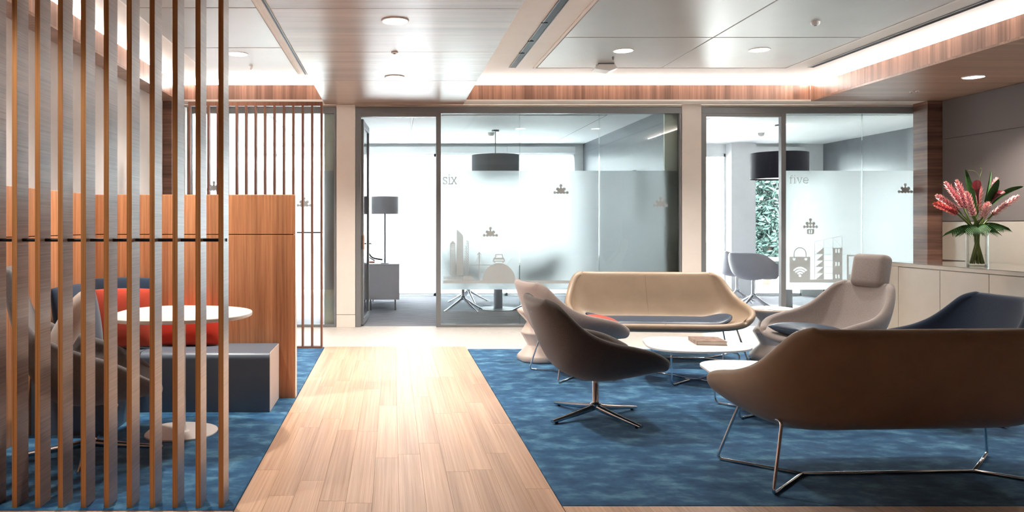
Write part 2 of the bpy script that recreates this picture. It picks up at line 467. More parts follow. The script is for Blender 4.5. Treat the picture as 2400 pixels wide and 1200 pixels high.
# slot diffusers
def slot(x, w, y0, y1, label, clips):
    t = thing('slot_diffuser', label, 'air slot', (x, (y0+y1)/2, H_CEIL-.0045), group='linear air slots in the ceiling')
    d = (y1-y0)/2
    MB().box(-w/2, w/2, -d, d, -.004, .002).build('slot', M['dark_slot'], t)
    MB().box(-w/2-.006, -w/2, -d, d, -.008, .002).box(w/2, w/2+.006, -d, d, -.008, .002).build('rim', M['frame'], t)
    for c in clips: MB().box(-w/2-.016, w/2*.2, c-.012-(y0+y1)/2, c+.012-(y0+y1)/2, -.012, -.003).build('clip', M['dark_slot'], t, bevel=.003)
slot(1.306, .062, -1, 8.37, 'black linear air slot beside the dropped wooden ceiling strip', (7.65, 7.15, 6.5, 5.2))
slot(4.55, .05, -1, 8.36, 'black linear air slot beside the right cove light', ())
slot(-.985, .016, -1, 8.75, 'thin dark air slot in the ceiling left of the walkway', ())

# ------------------------------------------------------------------ structure: walls of the lounge
struct(MB().box(XL-.1, XL, BY, WY, 0, H_CEIL).build('wall_left', M['wall_cream']), 'cream panelled wall on the left')
wr = struct(MB().box(XR, XR+.1, BY, WY, 0, H_CEIL).build('wall_right', M['fabric_wall']), 'grey fabric wall with beige splashback')
y = FY-.03
while y > 1.0:
    for z0, z1, mt, nm in ((1.292, 2.26, 'fabric_wall', 'panel'), (2.264, H_SOF-.002, 'fabric_wall', 'panel'), (.84, 1.285, 'splash', 'splashback')):
        MB().box(XR-.018, XR, y-2.4+.003, y-.003, z0, z1).build(nm, M[mt], wr, bevel=.002)
    y -= 2.4
struct(MB().box(XL, XR, BY-.1, BY, 0, H_CEIL).build('wall_back', M['pillar']), 'dark wooden wall behind the viewpoint')
struct(MB().box(6.345, XR-.001, FY-.02, WY-.05, 0, H_SOF).build('pillar_right', M['pillar']), 'dark wooden pillar at the end of the grey wall')
struct(MB().box(XL+.001, -2.62, FY-.02, WY-.05, 0, H_SOF).build('pillar_left', M['pillar']), 'wooden pillar at the far end of the left wall')
# partition wall line: cream columns, header
def column(n, x0, x1):
    c = struct(MB().box(x0, x1, WY-.04, WY+.12, .155, H_SOF-.002).build('column', M['cream'], bevel=.004), n)
    MB().box(x0, x1, WY-.04, WY+.12, 0, .15).build('baseboard', M['cream'], c, bevel=.003)
column('cream column left of the open door marked six', wx(789), wx(833))
column('cream column between rooms six and five', wx(1596), wx(1641))
struct(MB().box(XL, XR, WY-.012, WY+.12, wz(251), H_SOF-.002).build('wall_far', M['cream']), 'cream band above the glass wall')
struct(MB().box(XL, wx(443)-.05, WY-.02, WY+.12, 0, wz(251.5)).build('wall_far', M['cream']), 'cream wall end behind the screens')

# ------------------------------------------------------------------ glazed bays
def ribbon(mb, pts, w, y=0.0, closed=False, px_units=True, t=.0012):
    """flat stroke in the wall plane; pts in photo pixels of the wall plane"""
    P = [Vector((wx(a), wz(b))) for a, b in pts] if px_units else [Vector(p) for p in pts]
    w = w*WY/F/2 if px_units else w/2
    n = len(P); Lp, Rp = [], []; y = y-(len(mb.f) % 40)*.00012      # each stroke a hair in front of the last
    for i, p in enumerate(P):
        a = P[i-1] if (i > 0 or closed) else None; b = P[(i+1) % n] if (i < n-1 or closed) else None
        d = ((p-a).normalized() if a is not None else Vector((0, 0)))+((b-p).normalized() if b is not None else Vector((0, 0)))
        if d.length < 1e-6: d = Vector((1, 0))
        d.normalize(); nn = Vector((-d.y, d.x))
        ref = (b-p).normalized() if b is not None else (p-a).normalized()
        k = 1/max(.5, abs(d.dot(ref)))
        Lp.append(p+nn*w*k); Rp.append(p-nn*w*k)
    vs = []; fs = []
    for a, b in zip(Lp, Rp): vs += [(a.x, y, a.y), (b.x, y, b.y)]
    m = n if closed else n-1
    for i in range(m):
        j = (i+1) % n; fs.append((2*i, 2*i+1, 2*j+1, 2*j))
    mb.add(vs, fs)
def poly(mb, pts, y=0.0):
    y = y-(len(mb.f) % 40)*.00012
    mb.add([(wx(a), y, wz(b)) for a, b in pts], [tuple(range(len(pts)))])
def rect(mb, x0, y0, x1, y1, y=0.0): poly(mb, [(x0, y1), (x1, y1), (x1, y0), (x0, y0)], y)
def disc(mb, x, yy, r, y=0.0, n=18): poly(mb, [(x+r*math.cos(2*PI*i/n), yy+r*math.sin(2*PI*i/n)) for i in range(n)], y)
def arc(x, y, r, a0, a1, n=14, ry=None):
    ry = ry or r
    return [(x+r*math.cos(math.radians(a0+(a1-a0)*i/n)), y-ry*math.sin(math.radians(a0+(a1-a0)*i/n))) for i in range(n+1)]
YD = WY-.014
def flat(mb, name, mat, parent): return mb.build(name, mat, parent, recalc=False)

def glazing(name, label, x0, x1, door, panes, left_stile=True, right_stile=True):
    """x in wall pixels; door=(open x0, x1, mullion x1) or None"""
    b = thing(name, label, 'glass partition'); del b['category']; b['kind'] = 'structure'
    fr = MB(); top, bot = 252.0, 766.0
    def fb(a, c, t, u): fr.box(wx(a), wx(c), WY-.035, WY+.035, wz(u), wz(t))
    fb(x0, x1, top, 266.5)
    gx0 = x0
    if left_stile: fb(x0, x0+12, 266.5, bot); gx0 = x0+12
    gx1 = x1
    if right_stile: fb(x1-5, x1, 266.5, bot); gx1 = x1-5
    if door:
        fb(gx0, door[1], 266.5, 274.5)
        fb(door[1], door[2], 266.5, bot); gx0 = door[2]
    fb(gx0, gx1, 759.5, bot)
    fr.build('frame', M['frame'], b, bevel=.003)
    return b, gx0, gx1
def pane(b, x0, x1, film=True):
    MB().box(wx(x0)+.001, wx(x1)-.001, WY-.006, WY+.006, wz(759.5), wz(266.5)).build('pane', M['glass'], b)
    if film:
        f = MB(); f.quad((wx(x0)+.004, WY+.010, wz(679)), (wx(x1)-.004, WY+.010, wz(679)), (wx(x1)-.004, WY+.010, wz(400)), (wx(x0)+.004, WY+.010, wz(400)))
        f.build('frosted_film', M['film'], b, recalc=False)
def joint(b, x): MB().box(wx(x)-.006, wx(x)+.006, WY-.008, WY+.008, wz(759.5), wz(266.5)).build('joint', M['clear'], b)
def logo(b, x, y, s=1.0, lock=False):
    m = MB(); r = 3.4*s
    disc(m, x, y-12*s, r*1.05, YD); ribbon(m, [(x, y-9*s), (x, y-3*s)], 3*s, YD)
    for d in (-7.6, 0, 7.6): disc(m, x+d*s, y-3.5*s, r*1.1, YD)
    for d in (-14.5, -7.2, 0, 7.2, 14.5): disc(m, x+d*s, y+4.5*s, r, YD)
    ribbon(m, [(x-14*s, y+4.5*s), (x-4*s if lock else x+14*s, y+4.5*s)], 1.8*s, YD)
    if lock: ribbon(m, [(x+4*s, y+4.5*s), (x+14*s, y+4.5*s)], 1.8*s, YD)
    else: poly(m, [(x-8*s, y+5*s), (x+8*s, y+5*s), (x+7*s, y-4*s), (x-7*s, y-4*s)], YD)
    if lock:
        for d in (-1, 1):
            ribbon(m, [(x+d*7.6*s, y-3.5*s), (x+d*5*s, y+4.5*s)], 3*s, YD); ribbon(m, [(x+d*6, y+10), (x+d*6, y+21)], 4.5, YD)
        ribbon(m, [(x-6, y+11), (x+6, y+11)], 2.5, YD); ribbon(m, [(x-6, y+20.5), (x+6, y+20.5)], 2.5, YD); disc(m, x, y+14.5, 2, YD); ribbon(m, [(x, y+14), (x, y+20)], 2, YD)
    flat(m, 'logo_mark', M['decal'], b)

b6, gx0, gx1 = glazing('window_1', 'grey framed glass front of the meeting room marked six', 834, 1595, (860, 1022, 1033), None)
for a, c in ((gx0, 1218), (1218, 1404), (1404, gx1)): pane(b6, a, c)
for x in (1218, 1404): joint(b6, x)
b5, gx0, gx1 = glazing('window_2', 'grey framed glass front of the meeting room marked five', 1641, 2178, (1660, 1828, 1839), None, right_stile=False)
for a, c in ((gx0, 2020), (2020, gx1)): pane(b5, a, c)
joint(b5, 2020)
b7, gx0, gx1 = glazing('window_3', 'glass front behind the slatted back screen', 440, 788, None, None, right_stile=True)
for a, c in ((gx0, 602), (602, gx1)): pane(b7, a, c)
joint(b7, 602)
# lettering "six"
m = MB(); LW = 1.7
def slab_i(m, x, yt, yb):
    ribbon(m, [(x-2.4, yt), (x, yt), (x, yb)], LW, YD); ribbon(m, [(x-3, yb), (x+3, yb)], LW, YD); disc(m, x-.3, yt-5.5, 1.4, YD, 10)
s_pts = [(1046.6, 419.3), (1046.2, 417.3)]+arc(1042.8, 419.2, 3.9, 40, 200, 8, 3.6)[0:]+[(1040.5, 422.2), (1045, 424.4)]+arc(1043, 427.6, 4.1, 60, -150, 9, 3.9)+[(1038.9, 428.2)]
ribbon(m, s_pts, LW, YD); ribbon(m, [(1046.9, 415.2), (1046.9, 419.6)], 1.2, YD); ribbon(m, [(1038.8, 427.0), (1038.8, 432)], 1.2, YD)
slab_i(m, 1053, 415.6, 431.6)
for a, c in (((1058.6, 415.8), (1069, 431.4)), ((1069, 415.8), (1058.6, 431.4))): ribbon(m, [a, c], LW, YD)
for x, yy in ((1059, 415.7), (1068.6, 415.7), (1058.9, 431.5), (1069, 431.5)): ribbon(m, [(x-2.6, yy), (x+2.6, yy)], LW, YD)
flat(m, 'lettering_six', M['decal'], b6)
# lettering "five"
m = MB()
ribbon(m, [(1857, 412.6)]+arc(1854.6, 414.6, 2.9, 60, 180, 6)+[(1851.7, 429.6)], LW, YD)
ribbon(m, [(1848.2, 417), (1856, 417)], LW, YD); ribbon(m, [(1848.6, 429.6), (1855, 429.6)], LW, YD)
slab_i(m, 1861, 417, 429.6)
ribbon(m, [(1867.6, 417.2), (1872.4, 429.8), (1877.2, 417.2)], LW, YD)
for x in (1867.6, 1877.2): ribbon(m, [(x-2.4, 417), (x+2.4, 417)], LW, YD)
ribbon(m, [(1881, 422.8), (1893, 422.8)]+arc(1887, 423.2, 6.1, 5, 320, 20, 6.4), LW, YD)
flat(m, 'lettering_five', M['decal'], b5)
logo(b6, 1314, 447); logo(b6, 1547, 477); logo(b6, 1149, 547)
logo(b5, 1898, 527, 1.0, True); logo(b5, 2120, 445); logo(b7, 713, 477); logo(b7, 502, 440)
# skyline on room six
m = MB()
poly(m, [(1054.7, 571), (1067, 571), (1061, 564)], YD)
for i in range(24): rect(m, 1054.7, 571+i*3.06, 1067, 572.7+i*3.06, YD)
ribbon(m, [(1055.2, 570), (1055.2, 644.5)], 1, YD); ribbon(m, [(1066.5, 570), (1066.5, 644.5)], 1, YD)
for i in range(7): poly(m, [(1070.2+i*2.2, 645), (1071.5+i*2.2, 645), (1071.5+i*2.2, 539+i*2.2), (1070.2+i*2.2, 537+i*2.2)], YD)
for i in range(37):
    yy = 645-i*2.9; xr = min(1085.3, 1070.2+(yy-537)*1.0)
    if xr > 1071: rect(m, 1070.2, yy-1.3, xr, yy, YD)
for i in range(14):
    for q, x in enumerate((1089, 1091.6, 1094.2, 1096.4)):
        if x > 1093 or i < 12: rect(m, x, 643-i*5.9+(2.9 if q % 2 else 0)-2.6, x+2, 643-i*5.9+(2.9 if q % 2 else 0), YD)
for x in (1093.2, 1097.6): ribbon(m, [(x, 562), (x, 645)], .8, YD)
for i in range(13):
    rect(m, 1040+i*3.5, 647.5, 1041.8+i*3.5, 655, YD); rect(m, 1040+i*3.5-.6, 649.4, 1042.6+i*3.5, 650.6, YD); rect(m, 1040+i*3.5-.6, 652.4, 1042.6+i*3.5, 653.6, YD)
poly(m, [(1085.5, 655), (1112, 655), (1106, 649), (1100, 647), (1085.5, 647)], YD)
ribbon(m, [(1123, 592), (1123, 657)], 2.2, YD); ribbon(m, [(1097, 621), (1152, 621)], 1.8, YD); ribbon(m, [(1118.5, 597.5), (1123, 591.5), (1127.5, 597.5)], 2, YD)
for d in (-12, -6, 6, 12): ribbon(m, [(1123, 597), (1123+d, 620)], .5, YD)
poly(m, arc(1169, 657.2, 38.6, 0, 180, 28, 40.5)[::-1], YD)
# car
ribbon(m, [(1159.5, 606.5), (1161.5, 596.5), (1176.3, 596.5), (1178.4, 606.5)], 2.2, YD)
rect(m, 1156.5, 604, 1181, 608.3, YD); ribbon(m, [(1157, 606), (1155.6, 612), (1181.8, 612), (1180.6, 606)], 2.2, YD)
rect(m, 1157.5, 612, 1160.5, 616, YD); rect(m, 1177, 612, 1180, 616, YD); disc(m, 1163.5, 600.3, 1.3, YD, 8)
flat(m, 'skyline_graphic', M['decal'], b6)
m = MB(); rect(m, 1038.5, 657, 1217, 664, YD); rect(m, 1219, 657, 1400, 664, YD); flat(m, 'ground_band', M['decal'], b6)
# graphic on room five
m = MB()
def runs(m, x0, y0, x1, y1, hole, dx=.5, dy=.75):      # filled rectangle with cut-outs, as horizontal strips
    yy = y0
    while yy < y1-1e-6:
        b = min(yy+dy, y1); start = None; xx = x0
        while True:
            inside = xx < x1-1e-6 and not hole(xx+dx/2, (yy+b)/2)
            if inside and start is None: start = xx
            if not inside and start is not None: rect(m, start, yy, min(xx, x1), b, YD); start = None
            if xx >= x1-1e-6: break
            xx += dx
        yy = b
def bag_hole(x, y):
    dx_, dy_ = x-1873.3, 646-y; r = math.hypot(dx_, dy_)
    if r < 3.1: return True
    if dy_ > 0 and abs(math.degrees(math.atan2(dx_, dy_))) < 52 and any(abs(r-q) < 1.75 for q in (7.3, 13.0, 18.7)): return True
    return any(math.hypot(x-q, y-607) < 3.3 for q in (1859.3, 1887.3))
runs(m, 1849, 601.5, 1897.4, 655, bag_hole); rect(m, 1849, 655, 2018, 662, YD)
ribbon(m, [(1859.3, 606)]+arc(1873.3, 594.5, 14, 180, 0, 16)[0:]+[(1887.3, 606)], 2.2, YD)
def stair(m, x0, x1, yt, yb):
    n = 5
    for i in range(n): rect(m, x0+(x1-x0)*i/n, yb-(yb-yt)*(i+1)/n, x1, yb-(yb-yt)*i/n, YD)
for i in range(5): stair(m, 1912 if i % 2 == 0 else 1914, 1929, 581+i*14.8, 595+i*14.8)
runs(m, 1950.5, 581, 1972, 655, lambda x, y: any(abs(y-q) < 4.6 for q in (588, 618.5, 648)) and any(abs(x-q) < 1.6 for q in (1957.8, 1964.3)))
for x, yt in ((1908, 566), (1929, 561.5), (1950.5, 557), (1972, 552.5)): ribbon(m, [(x, yt), (x, 655)], .9, YD)
ribbon(m, [(1908, 566), (1972, 552.5)], .9, YD); ribbon(m, [(1908, 566), (1929, 581), (1929, 561.5), (1950.5, 581), (1950.5, 557), (1972, 581)], .7, YD)
for i in range(6): ribbon(m, [(1908, 581+i*14.8), (1950.5, 581+i*14.8)], .7, YD)
ribbon(m, [(1985, 655), (1985, 599), (2013, 599), (2013, 655)], 4, YD); rect(m, 1985, 643, 2013, 655, YD)
flat(m, 'shopping_graphic', M['decal'], b5)
# open door leaf of room six, hinged at the left jamb and swung into the room
dr = thing('door_1', 'glass door leaf with dark stiles standing open into room six', 'door', (wx(848), WY+.04, 0)); del dr['category']; dr['kind'] = 'structure'
dl = MB(); dl.box(-.02, .02, 0, .06, .02, 2.55).box(-.02, .02, .80, .86, .02, 2.55).box(-.02, .02, .06, .80, .02, .10).box(-.02, .02, .06, .80, 2.47, 2.55)
dl.build('door_frame', M['frame'], dr, bevel=.003)
MB().box(-.005, .005, .06, .80, .10, 2.47).build('pane', M['glass'], dr)
h = MB(); h.tube([(.02, .74, 1.0), (.06, .74, 1.0), (.06, .62, 1.0)], .009, 8, .01); h.build('handle', M['chrome'], dr, smooth=True)
MB().box(-.03, .03, .0, .012, .95, 1.12).build('hinge', M['chrome'], dr)
dr.rotation_euler = (0, 0, math.radians(-3))

# ------------------------------------------------------------------ meeting rooms beyond the glass
XA0, XA1 = -.62, 3.35      # room six
XV0, XV1 = 3.62, 7.57      # room five
XS0, XS1 = -4.2, -.84      # room behind the screens
struct(MB().box(XS0, XV1+.1, WY+.061, RY+.12, -.12, 0).build('floor_rooms', M['room_carpet']), 'grey streaked carpet of the meeting rooms')
struct(MB().box(XS0, XV1+.1, WY+.121, RY+.12, H_RC, H_RC+.1).build('ceiling_rooms', M['room_white']), 'white ceiling of the meeting rooms')
struct(MB().box(XS0-.1, XV1+.2, WY+.01, WY+.12, H_RC+.02, H_RC+.5).build('wall_header', M['room_white']), 'wall above the glass partitions')
struct(MB().box(XA1, XV0, WY+.09, RY, 0, H_RC).build('wall_room_six_right', M['room_grey']), 'grey panelled wall between rooms six and five')
MBo = MB().box(XA1-.0, XV0, WY+.045, WY+.088, 0, H_RC-.04).build('wall_end_six', M['olive']); struct(MBo, 'olive wall end beside the glass')
struct(MB().box(XS1, XA0, WY+.09, RY, 0, H_RC).build('wall_room_six_left', M['room_white']), 'white wall left of room six')
struct(MB().box(XS1, XA0, WY+.045, WY+.088, 0, H_RC-.04).build('wall_end_left', M['olive']), 'olive wall end beside the left glass')
struct(MB().box(XV1, XV1+.1, WY+.09, RY, 0, H_RC).build('wall_room_five_right', M['room_grey']), 'grey panelled wall on the right of room five')
struct(MB().box(XS0-.1, XS0, WY+.09, RY, 0, H_RC).build('wall_room_left', M['room_white']), 'white side wall of the left room')
struct(MB().box(XR+.101, XV1, WY-.03, WY+.12, 0, H_RC).build('wall_far', M['cream']), 'wall end beyond the right pillar')
# window wall: piers, sill head, mullions
WH = 2.50
ww = MB()
ww.box(XS0, XV1, RY, RY+.12, WH, H_RC)
for a, c in ((XS0, -3.2), (-.9, -.5), (3.2, 3.75), (5.86, 6.28), (7.2, XV1)): ww.box(a, c, RY-(.22 if a == 5.86 else 0), RY+.12, 0, WH if a != 5.86 else H_RC)
struct(ww.build('wall_window_piers', M['room_white']), 'white piers and head between the windows')
def win(n, x0, x1, mull, label):
    b = thing('window_%d' % n, label, 'window'); del b['category']; b['kind'] = 'structure'
    f = MB(); xs = [x0]+mull+[x1]
    for x in xs: f.box(x-.025, x+.025, RY+.02, RY+.09, 0, WH)
    f.box(x0, x1, RY+.02, RY+.09, 0, .05); f.box(x0, x1, RY+.02, RY+.09, WH-.05, WH)
    f.build('frame', M['room_white'], b)
    for a, c in zip(xs[:-1], xs[1:]): MB().box(a+.025, c-.025, RY+.05, RY+.056, .05, WH-.05).build('pane', M['glass'], b)
win(4, -.5, 3.2, [.75, 2.0], 'wide bright window at the back of room six')
win(5, 3.75, 5.86, [4.8], 'bright window left of the pier in room five')
win(6, 6.28, 7.2, [], 'window with trees outside in room five')
win(7, -3.2, -.9, [-2.05], 'bright window at the back of the left room')
def blind(x0, x1, z0, label):
    t = thing('roller_blind', label, 'blind', ((x0+x1)/2, RY-.03, z0), group='white roller blinds')
    w = (x1-x0)/2
    MB().box(-w, w, -.003, .0, 0, WH-z0+.02).build('fabric', M['blind'], t)
    MB().box(-w, w, -.012, .006, -.02, .0).build('bottom_bar', M['room_white'], t)
    MB().box(-w-.02, w+.02, -.06, .02, WH-z0, WH-z0+.12).build('cassette', M['room_white'], t, bevel=.01)
blind(-.48, .73, .05, 'white roller blind behind the open doorway of room six')
blind(.77, 1.98, .05, 'white roller blind in the middle of room six window')
blind(2.02, 3.18, .05, 'white roller blind beside the grey wall of room six')
blind(6.30, 7.18, 2.22, 'short raised roller blind above the trees in room five')
blind(-3.18, -2.07, .05, 'left white roller blind behind the slatted back screen')
blind(-2.03, -.92, .05, 'right white roller blind behind the slatted back screen')
# ceiling tiles / shadow gaps in rooms
def ceil_panel(x0, x1, label):
    o = MB().box(x0, x1, 9.9, 12.9, H_RC-.012, H_RC-.001).build('ceiling_panel', M['room_white'], bevel=.004); struct(o, label)
    t = MB()
    t.box(x0-.02, x0-.008, 9.9, 12.92, H_RC-.006, H_RC-.001).box(x1+.008, x1+.02, 9.9, 12.92, H_RC-.006, H_RC-.001).box(x0-.02, x1+.02, 12.91, 12.922, H_RC-.006, H_RC-.001)
    struct(t.build('trim_gap', M['frame']), 'dark shadow gap round the '+label)
ceil_panel(.28, 2.75, 'white ceiling panel of room six'); ceil_panel(4.2, 7.0, 'white ceiling panel of room five'); ceil_panel(-3.4, -1.6, 'white ceiling panel of the left room')
# left room: grey cupboard door and yellow print
t = thing('tall_cupboard', 'tall pale grey cupboard in the room behind the screen', 'cupboard', (-2.62, 12.95, 0))
MB().box(-.45, .25, -.25, .25, 0, 2.2).build('body', M['cab_grey'], t, bevel=.004)
MB().box(-.44, -.11, -.268, -.25, .05, 2.15).build('door', M['room_white'], t, bevel=.003); MB().box(-.09, .24, -.268, -.25, .05, 2.15).build('door', M['cab_grey'], t, bevel=.003)
t = thing('poster', 'yellow and white poster on the wall beside the left window', 'poster', (-1.55, 13.40, 1.95))
MB().box(-.2, .2, -.01, .01, -.28, .28).build('sheet', M['room_white'], t); MB().box(-.08, .14, -.012, -.0101, -.2, .2).build('print', M['yellow'], t)

# outside: paving, trees
struct(MB().box(-30, 40, RY+.13, 60, -.3, -.15).build('ground_outside', M['pave']), 'pale paving outside the windows')
def tree(x, y, h, r, n, label, seed):
    random.seed(seed)
    t = thing('tree', label, 'tree', (x, y, -.15), group='trees outside the windows')
    MB().tube([(0, 0, 0), (.05, 0, h*.4), (-.03, .05, h*.8)], .10, 8, r2=.04).build('trunk', M['bark'], t, smooth=True)
    mb = MB()
    for i in range(n):
        while True:
            p = Vector((random.uniform(-1, 1), random.uniform(-1, 1), random.uniform(-1, 1)))
            if .25 < p.length < 1: break
        p = Vector((p.x*r, p.y*r, h*.55+p.z*h*.47))
        d = Vector((random.gauss(0, 1), random.gauss(0, 1), random.gauss(0, 1))).normalized(); s = d.orthogonal().normalized(); l = random.uniform(.05, .11)
        mb.add([p-d*l, p+s*l*.45, p+d*l, p-s*l*.45], [(0, 1, 2, 3)])
    f = mb.build('foliage', M['tree_leaf'], t, recalc=False); f['kind'] = 'stuff'
tree(8.78, 18.0, 3.4, .72, 7000, 'dense bluish tree outside the window of room five', 5)
tree(11.8, 20.5, 5.2, 1.6, 7000, 'tall pale green tree outside behind the pendant of room five', 8)

# ------------------------------------------------------------------ seat shells
CV = [(-.415, .775), (-.362, .62), (-.305, .47), (-.225, .345), (-.06, .290), (.13, .310), (.29, .345), (.375, .352)]
RV = [(.205, -.385, .785), (.270, -.335, .752), (.315, -.265, .672), (.350, -.175, .592), (.378, -.05, .537), (.388, .11, .505), (.372, .235, .472), (.295, .325, .415)]
def shell_rows(CV, RV, Lx, NV=20, NS=10, ex=2.25):
    rows = []
    for i in range(NV+1):
        v = i/NV; c = cr(CV, v); r = cr(RV, v)
        half = []
        for j in range(NS+1):
            th = PI/2*j/NS
            sx = math.sin(th)**(2/ex) if j else 0.0
            lf = 1-math.cos(th)**(2/ex) if j < NS else 1.0
            half.append((r[0]*sx, c[0]+(r[1]-c[0])*lf, c[1]+(r[2]-c[1])*lf))
        left = [(-Lx-x, y, z) for x, y, z in half[::-1]]
        right = [(Lx+x, y, z) for x, y, z in half]
        mid = []
        if Lx > 0:
            for k in range(1, 8):
                u = -1+2*k/8; x, y, z = half[0]; mid.append((u*Lx, y, z))
            row = left+mid+right
        else: row = left[:-1]+right
        rows.append(row)
    return rows
_cache = {}
def shell_mesh(key, mat, CV, RV, Lx, thick):
    """double-walled shell with a rounded rim, built directly"""
    rows = shell_rows(CV, RV, Lx)
    nr, nc = len(rows), len(rows[0])
    P = [[Vector(p) for p in r] for r in rows]; N = [[None]*nc for _ in range(nr)]
    for i in range(nr):
        for j in range(nc):
            a = P[min(i+1, nr-1)][j]-P[max(i-1, 0)][j]; b = P[i][min(j+1, nc-1)]-P[i][max(j-1, 0)]
            n = a.cross(b)
            if n.length < 1e-9: n = Vector((0, 0, 1))
            n.normalize()
            N[i][j] = n
    ref = N[nr//2][nc//2]
    sgn = 1.0 if ref.z > 0 else -1.0           # inner side = up at the seat
    inner = [[P[i][j]+N[i][j]*sgn*thick/2 for j in range(nc)] for i in range(nr)]
    outer = [[P[i][j]-N[i][j]*sgn*thick/2 for j in range(nc)] for i in range(nr)]
    vs = [p for r in inner for p in r]+[p for r in outer for p in r]; fs = []; o = nr*nc
    for i in range(nr-1):
        for j in range(nc-1):
            q = (i*nc+j, i*nc+j+1, (i+1)*nc+j+1, (i+1)*nc+j)
            fs.append(q); fs.append(tuple(o+k for k in q[::-1]))
    loop = [(0, j) for j in range(nc)]+[(i, nc-1) for i in range(1, nr)]+[(nr-1, j) for j in range(nc-2, -1, -1)]+[(i, 0) for i in range(nr-2, 0, -1)]
    cen = {}
    # bulged rim: one extra ring pushed outwards from the mid surface
    base = len(vs)
    for (i, j) in loop:
        p = P[i][j]; d = Vector((0, 0, 0))
        if i == 0: d += (P[0][j]-P[1][j]).normalized()
        if i == nr-1: d += (P[-1][j]-P[-2][j]).normalized()
        if j == 0: d += (P[i][0]-P[i][1]).normalized()
        if j == nc-1: d += (P[i][-1]-P[i][-2]).normalized()
        if d.length > 1e-6: d.normalize()
        vs.append(p+d*thick*.42)
    n = len(loop)
    for k in range(n):
        a, b = loop[k], loop[(k+1) % n]; ka, kb = base+k, base+(k+1) % n
        ia, ib = a[0]*nc+a[1], b[0]*nc+b[1]
        fs.append((ia, ib, kb, ka)); fs.append((ka, kb, o+ib, o+ia))
    me = MB().add(vs, fs).mesh(key, mat, True)
    return me, P
def add_shell(parent, mat, CV, RV, Lx=0.0, thick=.05, name='shell', seam=False):
    me, P = shell_mesh(name, mat, CV, RV, Lx, thick)
    o = bpy.data.objects.new(name, me); link(o, parent)
    s = o.modifiers.new('smooth', 'SUBSURF'); s.levels = 1; s.render_levels = 2
    if seam:
        nc = len(P[0]); c = nc//2; pts = []
        for i in range(len(P)):
            n = (P[min(i+1, len(P)-1)][c]-P[max(i-1, 0)][c]).normalized(); up = Vector((0, -n.z, n.y))
            if up.z < 0 and i > len(P)//2: up = -up
            if i <= len(P)//2 and up.y < 0: up = -up
            pts.append(P[i][c]+up*(thick/2+.0005))
        MB().tube(pts, .0022, 5).build('seam', mat, o, smooth=True)
    return o
def pad_mesh(w, d, t, n=16, e=3.5):
    """rounded cushion lying flat"""
    mb = MB()
    for s in (1, -1):
        rows = []
        for i in range(n+1):
            v = -1+2*i/n; v = math.sin(v*PI/2); row = []
            for j in range(n+1):
                u = -1+2*j/n; u = math.sin(u*PI/2)
                k = max(0.0, (1-abs(u)**e)*(1-abs(v)**e))**.5
                row.append((w/2*u*(1-.04*v*v), d/2*v*(1-.04*u*u), s*t/2*k))
            rows.append(row)
        mb.grid(rows, flip=(s < 0))
    return mb
def pad(name, mat, parent, w, d, t, loc, rot=(0, 0, 0), e=3.5):
    o = pad_mesh(w, d, t, e=e).build(name, mat, parent, smooth=True, loc=loc, rot=rot)
    bm = bmesh.new(); bm.from_mesh(o.data); bmesh.ops.remove_doubles(bm, verts=bm.verts, dist=1e-5); bmesh.ops.recalc_face_normals(bm, faces=bm.faces); bm.to_mesh(o.data); bm.free()
    return o
def star_base(t, ang, R=.37, hub_h=.105, top=.285, mat='alu', rr=.021, foot=.03):
    for k in range(4):
        a = ang+k*PI/2; ca, sa = math.cos(a), math.sin(a)
        mb = MB(); rows = []
        for i in range(9):
            u = i/8; r = .012+(R-.012)*u; w = .024-.007*u; zt = hub_h+(foot+.014-hub_h)*(u**.85); hh = .044-.024*u
            ring = []
            for q in range(8):
                b = 2*PI*q/8+PI/8; ring.append((ca*r-sa*w*math.cos(b), sa*r+ca*w*math.cos(b), zt-hh/2+hh/2*math.sin(b)*1.0))
            rows.append(ring+[ring[0]])
        mb.grid(rows); mb.add([p for p in rows[-1][:8]], [tuple(range(8))])
        leg = mb.build('leg', M[mat], t, smooth=True)
        MB().lathe([(.008, 0), (.010, .003), (.010, foot-.004)], 10, (ca*(R-.035), sa*(R-.035), .018)).build('glide', M['black'], leg)
    MB().lathe([(.034, hub_h-.032), (.036, hub_h-.004), (.026, hub_h+.004), (rr, hub_h+.012), (rr, top)], 20).build('column', M['chrome'], t, auto=40)
def wire_base(t, Lx, hx, hy, j, ztop, lean, r=.008, zf=.018):
    """Y-shaped sled: two V feet joined by a floor rod; legs lean inwards to the shell"""
    for s in (-1, 1):
        jx = s*(Lx+hx-j)
        fa = (s*(Lx+hx), -hy, zf+r); fb = (s*(Lx+hx), hy, zf+r); jj = (jx, 0, zf+r)
        ta = (s*(Lx+hx-lean), -hy*.72, ztop); tb = (s*(Lx+hx-lean), hy*.72, ztop)
        mb = MB().tube([jj, fa, ta, tb, fb, jj], r, 10, .03)
        mb.build('leg_frame', M['chrome'], t, smooth=True)
    MB().tube([(-(Lx+hx-j), 0, zf+r), (Lx+hx-j, 0, zf+r)], r, 10).build('floor_rod', M['chrome'], t, smooth=True)

# facing: local +y is the front; rotz turns it
def facing(dx, dy): return math.atan2(dy, dx)-PI/2

